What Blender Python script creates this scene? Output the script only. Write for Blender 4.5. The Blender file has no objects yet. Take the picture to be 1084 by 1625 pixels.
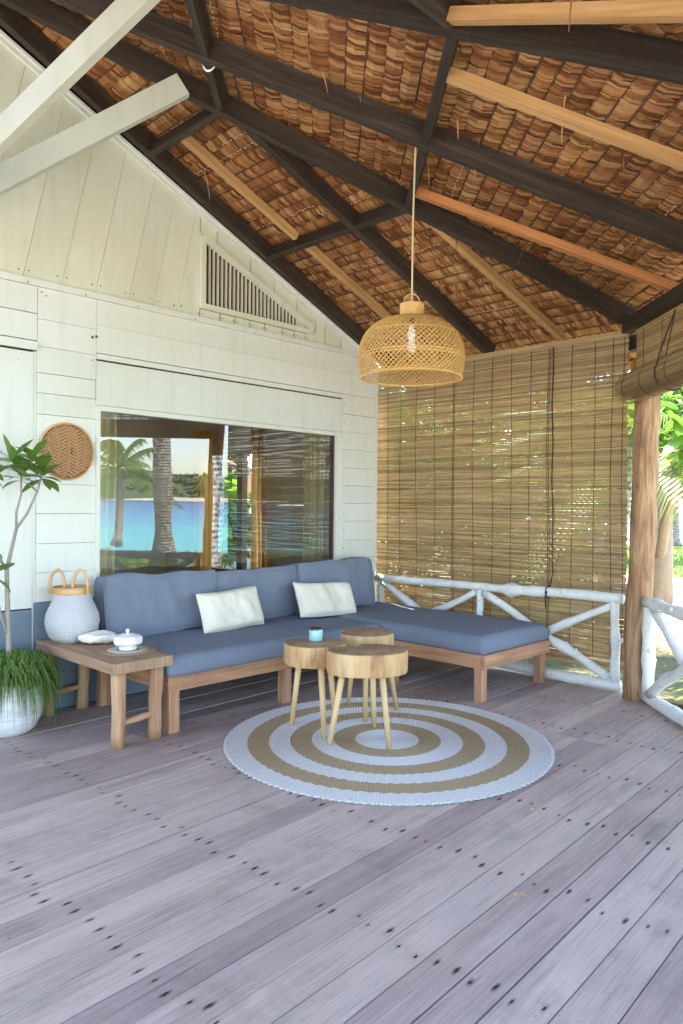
import bpy, math, random
from mathutils import Vector as V, Matrix, noise as MN
R = math.radians
random.seed(7)
S = bpy.context.scene
COL = S.collection

# ---------------------------------------------------------------- camera, sky, sun, exposure
cam_d = bpy.data.cameras.new('camera'); cam = bpy.data.objects.new('camera', cam_d); COL.objects.link(cam)
cx, cz = V((.698, -.716, .0096)).normalized(), None
cf = V((.716, .698, -.0088)).normalized()
cx = (cx - cf * cx.dot(cf)).normalized(); cu = cx.cross(cf)
cam.matrix_world = Matrix(((cx.x, cu.x, -cf.x, 0), (cx.y, cu.y, -cf.y, 0), (cx.z, cu.z, -cf.z, 1.4), (0, 0, 0, 1)))
cam_d.sensor_fit = 'AUTO'; cam_d.sensor_width = 36; cam_d.lens = 1165 / 1625 * 36
cam_d.clip_start = .05; cam_d.clip_end = 6000
S.camera = cam

SUN_EL = R(66); SUN_H = V((.42, .90, 0)).normalized()
world = bpy.data.worlds.new('World'); S.world = world; world.use_nodes = True
wt = world.node_tree; wt.nodes.clear()
def wn(t, **p):
    n = wt.nodes.new(t)
    for k, v in p.items(): setattr(n, k, v)
    return n
sky = wn('ShaderNodeTexSky', sky_type='NISHITA', sun_disc=False, sun_elevation=SUN_EL, sun_rotation=math.atan2(SUN_H.x, SUN_H.y), altitude=5, air_density=1.0, dust_density=1.1, ozone_density=.7)
tc = wn('ShaderNodeTexCoord'); mp = wn('ShaderNodeMapping'); mp.inputs['Scale'].default_value = (1, 1, 3.2)
wt.links.new(tc.outputs['Generated'], mp.inputs['Vector'])
cn = wn('ShaderNodeTexNoise'); cn.inputs['Scale'].default_value = 2.6; cn.inputs['Detail'].default_value = 9; cn.inputs['Roughness'].default_value = .58
wt.links.new(mp.outputs[0], cn.inputs['Vector'])
cr = wn('ShaderNodeValToRGB'); cr.color_ramp.elements[0].position = .60; cr.color_ramp.elements[1].position = .84
wt.links.new(cn.outputs[0], cr.inputs[0])
mx = wn('ShaderNodeMix', data_type='RGBA'); mx.inputs[7].default_value = (8.5, 9.0, 10.0, 1)
wt.links.new(cr.outputs[0], mx.inputs[0]); wt.links.new(sky.outputs[0], mx.inputs[6])
bg = wn('ShaderNodeBackground'); bg.inputs[1].default_value = .15
wo = wn('ShaderNodeOutputWorld'); wt.links.new(mx.outputs[2], bg.inputs[0]); wt.links.new(bg.outputs[0], wo.inputs[0])

sun_d = bpy.data.lights.new('sun', 'SUN'); sun_d.energy = 3.0; sun_d.angle = R(.53); sun_d.color = (1, .95, .87)
sun = bpy.data.objects.new('sun', sun_d); COL.objects.link(sun)
sdir = SUN_H * math.cos(SUN_EL) + V((0, 0, math.sin(SUN_EL)))
sun.rotation_euler = sdir.to_track_quat('Z', 'Y').to_euler(); sun.location = (8, -6, 20)
S.view_settings.view_transform = 'Standard'; S.view_settings.look = 'None'
S.view_settings.exposure = 3.12; S.view_settings.gamma = 1; S.view_settings.use_curve_mapping = False
cy = S.cycles
cy.use_denoising = True
cy.max_bounces = 10; cy.diffuse_bounces = 6; cy.glossy_bounces = 4; cy.transmission_bounces = 6; cy.transparent_max_bounces = 16
cy.sample_clamp_indirect = 6; cy.caustics_reflective = False; cy.caustics_refractive = False

# ---------------------------------------------------------------- materials
class NT:
    def __init__(s, name):
        s.m = bpy.data.materials.new(name); s.m.use_nodes = True
        s.t = s.m.node_tree; s.t.nodes.clear()
        s.out = s.t.nodes.new('ShaderNodeOutputMaterial')
    def n(s, typ, ins=None, out=0, **props):
        n = s.t.nodes.new('ShaderNode' + typ)
        for k, v in props.items(): setattr(n, k, v)
        for k, v in (ins or {}).items():
            if isinstance(v, bpy.types.NodeSocket): s.t.links.new(v, n.inputs[k])
            else: n.inputs[k].default_value = v
        return n.outputs[out] if out is not None else n
    def math(s, op, a, b=0.0, c=None):
        d = {0: a, 1: b}
        if c is not None: d[2] = c
        return s.n('Math', d, operation=op)
    def ramp(s, f, stops, interp='LINEAR'):
        n = s.t.nodes.new('ShaderNodeValToRGB'); s.t.links.new(f, n.inputs[0])
        e = n.color_ramp.elements; n.color_ramp.interpolation = interp
        while len(e) > 1: e.remove(e[-1])
        for i, (p, c) in enumerate(stops):
            x = e[0] if i == 0 else e.new(p)
            x.position = p; x.color = (*c, 1) if len(c) == 3 else c
        return n.outputs[0]
    def mix(s, f, a, b, blend='MIX'):
        def c(v): return (*v, 1) if isinstance(v, (tuple, list)) and len(v) == 3 else v
        return s.n('Mix', {0: f, 6: c(a), 7: c(b)}, out=2, data_type='RGBA', blend_type=blend)
    def vec(s, x, y, z): return s.n('CombineXYZ', {0: x, 1: y, 2: z})
    def noise(s, vec, scale=5, detail=4, rough=.55, out=0, dist=0):
        return s.n('TexNoise', {'Vector': vec, 'Scale': scale, 'Detail': detail, 'Roughness': rough, 'Distortion': dist}, out=out)
    def uv(s): return s.n('UVMap')
    def obj(s): return s.n('TexCoord', out=3)
    def pos(s): return s.n('NewGeometry', out=0)
    def rnd(s): return s.n('ObjectInfo', out=5)
    def xyz(s, v):
        n = s.n('SeparateXYZ', {0: v}, out=None); return n.outputs
    def bump(s, h, strength=.3, dist=.01): return s.n('Bump', {'Height': h, 'Strength': strength, 'Distance': dist})
    def fin(s, color, rough=.6, normal=None, spec=.4, trans=0, sub=None, metal=0, coat=0):
        d = {'Base Color': (*color, 1) if isinstance(color, tuple) else color, 'Roughness': rough, 'Specular IOR Level': spec, 'Metallic': metal, 'Coat Weight': coat}
        if normal is not None: d['Normal'] = normal
        b = s.n('BsdfPrincipled', d)
        if trans:
            tr = s.n('BsdfTranslucent', {'Color': d['Base Color']})
            b = s.n('MixShader', {0: trans, 1: b, 2: tr})
        s.t.links.new(b, s.out.inputs[0]); return s.m

def hsv(n, col, h=.5, sat=1, val=1): return n.n('HueSaturation', {'Color': col, 'Hue': h, 'Saturation': sat, 'Value': val})

def wood(name, dark, mid, light, su=1.2, sv=30, rough=.65, bump=.25, var=.25, knots=True):
    n = NT(name); u = n.uv(); x = n.xyz(u); r = n.rnd(); ro = n.math('MULTIPLY', r, 37.0)
    v = n.vec(n.math('MULTIPLY', x[0], su), n.math('MULTIPLY', x[1], sv), ro)
    g = n.noise(v, 1, 6, .62, dist=.6)
    v2 = n.vec(n.math('MULTIPLY', x[0], su * 3), n.math('MULTIPLY', x[1], sv * 6), ro)
    g2 = n.noise(v2, 1, 3, .6)
    f = n.math('ADD', n.math('MULTIPLY', g, .7), n.math('MULTIPLY', g2, .3))
    c = n.ramp(f, [(.32, dark), (.5, mid), (.66, light)])
    big = n.noise(n.vec(n.math('MULTIPLY', x[0], 3), n.math('MULTIPLY', x[1], 6), ro), 1, 3)
    val = n.math('ADD', n.math('ADD', 1 - var * .5 - .15, n.math('MULTIPLY', r, var)), n.math('MULTIPLY', big, .3))
    c = hsv(n, c, val=val)
    if knots:
        k = n.n('TexVoronoi', {'Vector': n.vec(n.math('MULTIPLY', x[0], 2.2), n.math('MULTIPLY', x[1], 7), ro), 'Scale': 1.0})
        kf = n.ramp(k, [(.0, (1, 1, 1)), (.09, (0, 0, 0))])
        c = n.mix(n.math('MULTIPLY', kf, .55), c, tuple(d * .5 for d in dark))
    return n.fin(c, rough, n.bump(f, bump, .004))

def plain(name, col, rough=.5, var=.12, scale=14, bump=.08, spec=.4, trans=0, coat=0):
    n = NT(name); o = n.obj()
    f = n.noise(o, scale, 5)
    c = hsv(n, (*col, 1), val=n.math('ADD', 1 - var, n.math('MULTIPLY', f, 2 * var)))
    return n.fin(c, rough, n.bump(f, bump, .004), spec, trans, coat=coat)

M = {}
# aged white wall paint: faint yellowing, drips, hairline wear
def paint(name, base, stain, amount=.5):
    n = NT(name); p = n.pos(); r = n.rnd()
    f = n.noise(p, 1.3, 5); f2 = n.noise(n.n('Mapping', {'Vector': p, 'Scale': (14, 14, 1.2)}), 1, 4)
    f3 = n.noise(p, 34, 4)
    c = n.mix(n.math('MULTIPLY', n.ramp(f, [(.42, (0, 0, 0)), (.7, (1, 1, 1))]), amount), base, stain)
    c = n.mix(n.math('MULTIPLY', n.ramp(f2, [(.52, (0, 0, 0)), (.72, (1, 1, 1))]), .27), c, tuple(x * .8 for x in stain))
    c = n.mix(n.ramp(f3, [(.685, (0, 0, 0)), (.73, (.6, .6, .6))]), c, (.36, .31, .22))
    c = hsv(n, c, val=n.math('ADD', .95, n.math('MULTIPLY', r, .07)))
    g = n.noise(n.n('Mapping', {'Vector': p, 'Scale': (3, 3, 40)}), 1, 4)
    return n.fin(c, .5, n.bump(n.math('ADD', g, n.math('MULTIPLY', f3, .6)), .16, .004), .35)
M['wall'] = paint('white_wall_paint', (.70, .715, .665), (.64, .635, .52))
M['gable'] = paint('bounce_tinted_gable_paint', (.655, .668, .545), (.57, .56, .42), .7)  # white gable paint, tinted cream for the greenish light bounced up there
M['strut'] = paint('pale_strut_paint', (.53, .545, .45), (.44, .43, .34), .7)
M['grey'] = paint('grey_blue_skirting_paint', (.16, .21, .26), (.13, .165, .20), .6)
n = NT('white_log_paint'); p = n.pos(); x = n.xyz(n.uv()); f = n.noise(p, 6, 5); f3 = n.noise(p, 38, 5, .6); g = n.noise(n.vec(n.math('MULTIPLY', x[0], 5), n.math('MULTIPLY', x[1], 45), 0), 1, 4)
c = n.mix(n.ramp(f, [(.45, (0, 0, 0)), (.7, (.55, .55, .55))]), (.72, .725, .70), (.55, .53, .46))
c = n.mix(n.ramp(f3, [(.63, (0, 0, 0)), (.68, (.8, .8, .8))]), c, (.26, .20, .14))
M['white_log'] = n.fin(c, .6, n.bump(n.math('ADD', g, f3), .5, .008), .3)

M['beam'] = wood('dark_stained_beam', (.013, .008, .005), (.027, .018, .012), (.058, .042, .031), 1.5, 26, .6, .3, .5)
M['tan'] = wood('new_tan_timber', (.30, .155, .055), (.42, .235, .09), (.52, .32, .14), 1.2, 22, .6, .2, .35)
M['orange'] = wood('reddish_timber', (.30, .11, .035), (.40, .165, .055), (.48, .23, .085), 1.2, 22, .55, .2, .2)
M['frame'] = wood('sofa_frame_timber', (.26, .12, .058), (.41, .213, .118), (.51, .305, .188), 1.6, 26, .6, .25, .3)
M['bench'] = wood('weathered_bench_timber', (.22, .125, .068), (.37, .232, .135), (.47, .325, .20), 1.5, 24, .65, .25, .25)
M['pole'] = wood('peeled_pole_wood', (.28, .14, .07), (.44, .25, .135), (.56, .37, .22), 1.0, 16, .6, .25, .2)
M['leg'] = wood('pale_turned_leg', (.52, .34, .155), (.62, .43, .21), (.68, .50, .27), 1.0, 18, .5, .1, .1, False)
M['slat'] = wood('bamboo_slat', (.30, .19, .085), (.46, .315, .15), (.57, .42, .22), 2.0, 60, .55, .1, .5, False)
M['rail_wood'] = M['pole']

# weathered deck planks with dark nail stains along the joists
n = NT('weathered_deck'); u = n.uv(); x = n.xyz(u); r = n.rnd(); ro = n.math('MULTIPLY', r, 53.0)
g = n.noise(n.vec(n.math('MULTIPLY', x[0], 1.1), n.math('MULTIPLY', x[1], 26), ro), 1, 7, .6, dist=.5)
g2 = n.noise(n.vec(n.math('MULTIPLY', x[0], 5), n.math('MULTIPLY', x[1], 190), ro), 1, 3)
bl = n.noise(n.vec(n.math('MULTIPLY', x[0], 2.2), n.math('MULTIPLY', x[1], 7), ro), 1, 5)
bw = n.noise(n.pos(), .8, 5, .6)
f = n.math('ADD', n.math('MULTIPLY', g, .34), n.math('ADD', n.math('MULTIPLY', g2, .33), n.math('MULTIPLY', bl, .33)))
c = n.ramp(f, [(.30, (.255, .18, .152)), (.5, (.432, .327, .286)), (.68, (.555, .44, .40))])
c = hsv(n, c, h=n.math('ADD', .485, n.math('MULTIPLY', r, .03)), sat=n.math('ADD', .7, n.math('MULTIPLY', bl, .5)), val=n.math('ADD', .58, n.math('ADD', n.math('MULTIPLY', r, .38), n.math('MULTIPLY', bw, .42))))
dirt = n.ramp(n.noise(n.pos(), 2.6, 7, .68), [(.54, (0, 0, 0)), (.78, (1, 1, 1))])
c = n.mix(n.math('MULTIPLY', dirt, .5), c, (.13, .11, .10))
crk = n.noise(n.vec(n.math('MULTIPLY', x[0], 1.6), n.math('MULTIPLY', x[1], 75), ro), 1, 3, .5, dist=.3)
c = n.mix(n.math('MULTIPLY', n.ramp(crk, [(.665, (0, 0, 0)), (.70, (1, 1, 1))]), .42), c, (.10, .075, .06))
pale = n.noise(n.vec(n.math('MULTIPLY', x[0], 4), n.math('MULTIPLY', x[1], 40), n.math('ADD', ro, 9.0)), 1, 5, .7)
c = n.mix(n.math('MULTIPLY', n.ramp(pale, [(.56, (0, 0, 0)), (.72, (1, 1, 1))]), .28), c, (.52, .46, .42))
JS = .635
uj = n.math('DIVIDE', n.math('SUBTRACT', x[0], .003 + 1.25 - 2 * JS), JS)
ji = n.math('ROUND', uj)
for k, (vc, sc) in enumerate(((.034, 1.0), (.103, .9))):
    wnz = n.n('TexWhiteNoise', {'Vector': n.vec(n.math('MULTIPLY', ji, 1.37), ro, k * 7.7)}, out=None)
    wx = n.xyz(wnz.outputs[1])
    du = n.math('MULTIPLY', n.math('SUBTRACT', n.math('SUBTRACT', uj, ji), n.math('MULTIPLY', n.math('SUBTRACT', wx[0], .5), .10)), JS)
    dv = n.math('SUBTRACT', n.math('SUBTRACT', x[1], vc), n.math('MULTIPLY', n.math('SUBTRACT', wx[1], .5), .02))
    wob = n.math('MULTIPLY', n.math('SUBTRACT', n.noise(u, 60, 3), .5), .012)
    dd = n.math('SQRT', n.math('ADD', n.math('POWER', n.math('DIVIDE', n.math('ADD', du, wob), .031 * sc), 2.0), n.math('POWER', n.math('DIVIDE', n.math('ADD', dv, wob), .0108 * sc), 2.0)))
    st = n.math('MULTIPLY', n.ramp(dd, [(.42, (1, 1, 1)), (1.0, (0, 0, 0))]), n.math('MINIMUM', 1.0, n.math('MULTIPLY', wx[2], 1.35)))
    c = n.mix(n.math('MULTIPLY', st, .90), c, (.03, .025, .023))
    c = n.mix(n.math('LESS_THAN', dd, .34), c, (.008, .007, .007))
sp = n.ramp(n.noise(n.pos(), 42, 2, .5), [(.72, (0, 0, 0)), (.77, (1, 1, 1))])
c = n.mix(n.math('MULTIPLY', sp, .45), c, (.10, .08, .07))
M['deck'] = n.fin(c, n.math('ADD', .48, n.math('MULTIPLY', g, .25)), n.bump(f, .22, .004), .35)

# cut log tops / bark sides of stump tables
n = NT('stump_top'); o = n.obj(); x = n.xyz(o)
rr = n.n('TexWave', {'Vector': o, 'Scale': 26.0, 'Distortion': 3.0, 'Detail': 3.0, 'Detail Scale': 1.2}, wave_type='RINGS', rings_direction='Z')
ns = n.noise(o, 9, 6)
c = n.ramp(n.math('ADD', n.math('MULTIPLY', rr, .22), n.math('MULTIPLY', ns, .78)), [(.3, (.16, .095, .05)), (.5, (.30, .19, .105)), (.68, (.40, .27, .165))])
M['stump_top'] = n.fin(c, .5, n.bump(rr, .1, .002))
n = NT('stump_side'); o = n.obj(); u = n.uv(); x = n.xyz(u); r = n.math('MULTIPLY', n.rnd(), 31.0)
g = n.noise(n.vec(n.math('MULTIPLY', x[0], 16), n.math('MULTIPLY', x[1], 2.5), r), 1, 6, .65, dist=.4)
g2 = n.noise(n.vec(n.math('MULTIPLY', x[0], 4), n.math('MULTIPLY', x[1], 3), r), 1, 3)
c = n.ramp(n.math('ADD', n.math('MULTIPLY', g, .65), n.math('MULTIPLY', g2, .35)), [(.3, (.20, .095, .04)), (.45, (.47, .28, .12)), (.62, (.60, .42, .22))])
M['stump_side'] = n.fin(c, .55, n.bump(g, .4, .006))

# thatch leaves
n = NT('dry_thatch_leaf'); u = n.uv(); x = n.xyz(u)
w = n.n('TexWhiteNoise', {'Vector': n.vec(n.math('ROUND', n.math('MULTIPLY', x[0], 997.0)), 3.1, 0)}, out=None)
wv = w.outputs[0]
st = n.noise(n.vec(n.math('MULTIPLY', x[0], 7000), n.math('MULTIPLY', x[1], 3), 0), 1, 4, .65)
p = n.noise(n.pos(), 1.6, 4)
c = n.ramp(n.math('ADD', n.math('MULTIPLY', wv, .55), n.math('MULTIPLY', st, .45)), [(.22, (.12, .045, .018)), (.42, (.34, .15, .058)), (.58, (.47, .235, .10)), (.80, (.60, .38, .19))])
c = hsv(n, c, h=n.math('ADD', .495, n.math('MULTIPLY', n.rnd(), .008)), sat=1.05, val=n.math('ADD', .60, n.math('ADD', n.math('MULTIPLY', p, .55), n.math('MULTIPLY', n.rnd(), .16))))
M['thatch'] = n.fin(c, .55, n.bump(st, .35, .004), .35, trans=.12)
M['stitch'] = plain('pale_stitching', (.72, .62, .42), .6)
M['batten'] = plain('thatch_stick', (.10, .05, .026), .8)

# fabrics
def fabric(name, col, sc=700, bump=.25, var=.08):
    n = NT(name); u = n.obj(); x = n.xyz(u)
    a = n.noise(n.n('Mapping', {'Vector': u, 'Scale': (sc, sc * .12, sc)}), 1, 2); b = n.noise(n.n('Mapping', {'Vector': u, 'Scale': (sc * .12, sc, sc)}), 1, 2)
    f = n.math('MULTIPLY', n.math('ADD', a, b), .5); g = n.noise(u, 4.5, 4); wr = n.noise(n.n('Mapping', {'Vector': u, 'Scale': (5, 12, 9)}), 1, 4, .55, dist=.8)
    c = hsv(n, (*col, 1), val=n.math('ADD', 1 - var * 2.2, n.math('ADD', n.math('MULTIPLY', f, var * 2), n.math('MULTIPLY', g, var * 2.4))))
    nb = n.bump(n.math('ADD', n.math('MULTIPLY', f, .12), wr), bump, .012)
    return n.fin(c, .9, nb, .2)
M['blue'] = fabric('slate_blue_canvas', (.178, .204, .256))
M['cream'] = fabric('cream_linen', (.74, .68, .55), 500, .3)
M['curtain'] = fabric('cream_curtain', (.80, .72, .48), 300, .1)
M['ochre'] = fabric('ochre_curtain', (.74, .43, .11), 300, .1)
for nm in ('ochre', 'curtain'):
    t = M[nm].node_tree; pb = next(q for q in t.nodes if q.type == 'BSDF_PRINCIPLED'); ou = next(q for q in t.nodes if q.type == 'OUTPUT_MATERIAL')
    tr_ = t.nodes.new('ShaderNodeBsdfTranslucent'); ms_ = t.nodes.new('ShaderNodeMixShader'); ms_.inputs[0].default_value = .55
    t.links.new(pb.inputs['Base Color'].links[0].from_socket, tr_.inputs[0]); t.links.new(pb.outputs[0], ms_.inputs[1]); t.links.new(tr_.outputs[0], ms_.inputs[2]); t.links.new(ms_.outputs[0], ou.inputs[0])
# rug
for nm, c0, c1 in (('rug_white', (.42, .40, .375), (.76, .735, .69)), ('rug_brown', (.21, .145, .07), (.50, .37, .215))):
    n = NT(nm); x = n.xyz(n.uv())
    f = n.noise(n.vec(n.math('MULTIPLY', x[0], 150), n.math('MULTIPLY', x[1], 150), 0), 1, 3)
    q = n.math('SINE', n.math('ADD', n.math('MULTIPLY', x[0], 330), n.math('MULTIPLY', n.math('PINGPONG', x[1], .0125), 420)))
    g = n.math('ABSOLUTE', n.math('SINE', n.math('MULTIPLY', x[1], math.pi / .0125)))
    f = n.math('ADD', n.math('MULTIPLY', f, .45), n.math('ADD', n.math('MULTIPLY', q, .16), n.math('MULTIPLY', g, .22)))  # grooves of the braid darkened in the colour to stand for shade
    M[nm] = n.fin(n.ramp(f, [(.15, c0), (.55, c1)]), .8, n.bump(f, .6, .004), .3)
M['rattan'] = plain('golden_rattan', (.56, .34, .11), .45, .2, 40)
M['rattan_d'] = plain('rattan_collar', (.58, .36, .12), .5, .2, 60)
M['cord'] = plain('jute_cord', (.55, .43, .25), .8)
M['cord_d'] = plain('dark_blind_cord', (.045, .03, .022), .8)
M['bulb'] = plain('white_bulb_glass', (.85, .85, .84), .2, .02)
M['ceramic'] = plain('white_ceramic', (.80, .79, .76), .22, .03, 20, .03, .5, coat=.3)
M['shell'] = plain('bleached_shell', (.74, .69, .62), .55, .12, 25, .3)
M['teal'] = plain('teal_glaze', (.30, .52, .50), .25, .15, 30, .05, coat=.4)
M['glaze_d'] = plain('dark_glaze', (.05, .035, .028), .3)
n = NT('white_woven_cane'); x = n.xyz(n.uv())
wv = n.math('MULTIPLY', n.math('SINE', n.math('ADD', n.math('MULTIPLY', x[0], 300), n.math('MULTIPLY', x[1], 300))), n.math('SINE', n.math('SUBTRACT', n.math('MULTIPLY', x[0], 300), n.math('MULTIPLY', x[1], 300))))
M['basket'] = n.fin(n.ramp(n.math('MULTIPLY_ADD', wv, .5, .5), [(.05, (.45, .44, .43)), (.35, (.74, .74, .745))]), .55, n.bump(wv, .8, .006))
n = NT('brown_woven_bamboo'); x = n.xyz(n.obj())
a = n.math('ADD', x[0], n.math('MULTIPLY', n.math('PINGPONG', x[2], .045), .9))
wv = n.math('SINE', n.math('MULTIPLY', n.math('ADD', n.math('MULTIPLY', n.math('PINGPONG', n.math('ADD', x[0], 1), .06), .9), x[2]), 360))
ns = n.noise(n.obj(), 20, 4)
c = n.ramp(n.math('ADD', n.math('MULTIPLY', wv, .2), ns), [(.3, (.19, .075, .03)), (.55, (.40, .19, .08)), (.75, (.50, .29, .14))])
M['tray'] = n.fin(c, .55, n.bump(wv, .7, .006))
M['bamboo_rim'] = wood('bamboo_rim', (.38, .20, .07), (.55, .33, .14), (.64, .43, .2), 3, 30, .45, .1, .1, False)
n = NT('rough_white_pot'); o = n.obj(); x = n.xyz(o)
f = n.noise(n.n('Mapping', {'Vector': o, 'Scale': (9, 9, 60)}), 1, 5)
M['pot'] = n.fin(n.ramp(f, [(.3, (.58, .57, .55)), (.55, (.78, .77, .75))]), .75, n.bump(f, .45, .01))
M['soil'] = plain('soil', (.05, .035, .025), .95)
def leafm(name, a, b, tr=.3, rough=.4):
    n = NT(name); r = n.rnd(); x = n.xyz(n.uv())
    f = n.noise(n.pos(), 3.0, 3); w = n.n('TexWhiteNoise', {'Vector': n.vec(n.math('ROUND', n.math('MULTIPLY', x[0], 991.0)), 1.7, r)})
    c = n.mix(n.math('ADD', n.math('MULTIPLY', f, .5), n.math('MULTIPLY', w, .5)), a, b)
    return n.fin(c, rough, None, .4, trans=tr)
M['croton'] = leafm('dark_glossy_leaf', (.06, .16, .02), (.21, .33, .06), .3, .3)
M['croton_y'] = leafm('yellow_young_leaf', (.38, .34, .05), (.50, .42, .08), .3, .35)
M['grassblade'] = leafm('fine_pot_grass', (.06, .15, .02), (.22, .31, .07), .35)
M['bright'] = leafm('bright_broad_leaf', (.09, .22, .02), (.20, .36, .05), .45)
M['bush'] = leafm('bush_leaf', (.05, .12, .015), (.20, .27, .04), .4)
M['frond'] = leafm('palm_frond_leaf', (.07, .15, .02), (.24, .28, .05), .4)
M['lawnblade'] = leafm('lawn_blade', (.07, .16, .02), (.20, .30, .05), .35)
M['forest'] = leafm('far_forest_leaf', (.07, .12, .05), (.13, .18, .08), .2, .8)
n = NT('palm_bark'); p = n.pos(); f = n.noise(p, 14, 5); x = n.xyz(n.uv())
rg = n.math('SINE', n.math('MULTIPLY', n.math('ADD', x[1], n.math('MULTIPLY', n.noise(p, 5, 2), .05)), 75))
c = n.ramp(n.math('ADD', f, n.math('MULTIPLY', rg, .07)), [(.36, (.10, .075, .055)), (.5, (.33, .27, .22)), (.62, (.48, .43, .38))])
M['palmbark'] = n.fin(c, .85, n.bump(n.math('ADD', f, n.math('MULTIPLY', rg, .3)), .6, .03))
M['bark'] = plain('tree_bark', (.26, .20, .14), .85, .35, 12, .5)
M['twig'] = plain('grey_twig_bark', (.30, .26, .21), .8, .3, 60, .4)
n = NT('beach_sand'); p = n.pos(); f = n.noise(p, .5, 6, .6); f2 = n.noise(p, 9, 5)
c = n.ramp(n.math('ADD', n.math('MULTIPLY', f, .6), n.math('MULTIPLY', f2, .4)), [(.33, (.30, .25, .17)), (.5, (.52, .47, .37)), (.62, (.62, .58, .49))])
M['sand'] = n.fin(c, .9, n.bump(f2, .4, .03))
n = NT('mown_lawn'); p = n.pos(); f = n.noise(p, .6, 5, .6); f2 = n.noise(p, 16, 5, .7)
c = n.ramp(n.math('ADD', n.math('MULTIPLY', f, .55), n.math('MULTIPLY', f2, .45)), [(.34, (.06, .11, .02)), (.5, (.13, .20, .035)), (.63, (.24, .27, .07))])
M['lawn'] = n.fin(c, .9, n.bump(f2, .8, .05))
n = NT('turquoise_sea'); p = n.pos(); x = n.xyz(p)
d = n.math('MULTIPLY', n.math('SUBTRACT', x[0], x[1]), .7071)
dn = n.math('ADD', d, n.math('MULTIPLY', n.noise(n.n('Mapping', {'Vector': p, 'Rotation': (0, 0, R(-45)), 'Scale': (.02, .1, 1)}), 1, 4), 26))
c = n.ramp(n.math('DIVIDE', dn, 300.0), [(.09, (.13, .52, .47)), (.2, (.05, .42, .45)), (.33, (.015, .22, .40)), (.6, (.008, .09, .27))])
wv = n.noise(n.n('Mapping', {'Vector': p, 'Rotation': (0, 0, R(-45)), 'Scale': (.5, 1.6, 1)}), 1, 5, .6)
M['sea'] = n.fin(c, .25, n.bump(wv, .35, .3), .35)
# glass: part mirror, part clear
n = NT('window_glass')
fr = n.n('Fresnel', {'IOR': 1.9}); fa = n.math('ADD', fr, .03)
gl = n.n('BsdfGlossy', {'Color': (1, 1, 1, 1), 'Roughness': 0.0}); tr = n.n('BsdfTransparent', {'Color': (.88, .9, .88, 1)})
n.t.links.new(n.n('MixShader', {0: fa, 1: tr, 2: gl}), n.out.inputs[0]); M['glass'] = n.m
M['dark'] = plain('shadow_gap', (.02, .017, .015), .9)
M['black'] = plain('black_plastic', (.02, .02, .02), .5)
M['rust'] = plain('rusty_nail', (.16, .075, .03), .8)
M['hutwall'] = plain('hut_wall', (.55, .54, .5), .7)
M['room'] = plain('interior_paint', (.58, .565, .50), .6, .05, 3)
M['dkwood'] = wood('dark_window_timber', (.05, .025, .015), (.10, .05, .028), (.16, .085, .05), 1.5, 24)
M['hill'] = M['forest']

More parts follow.
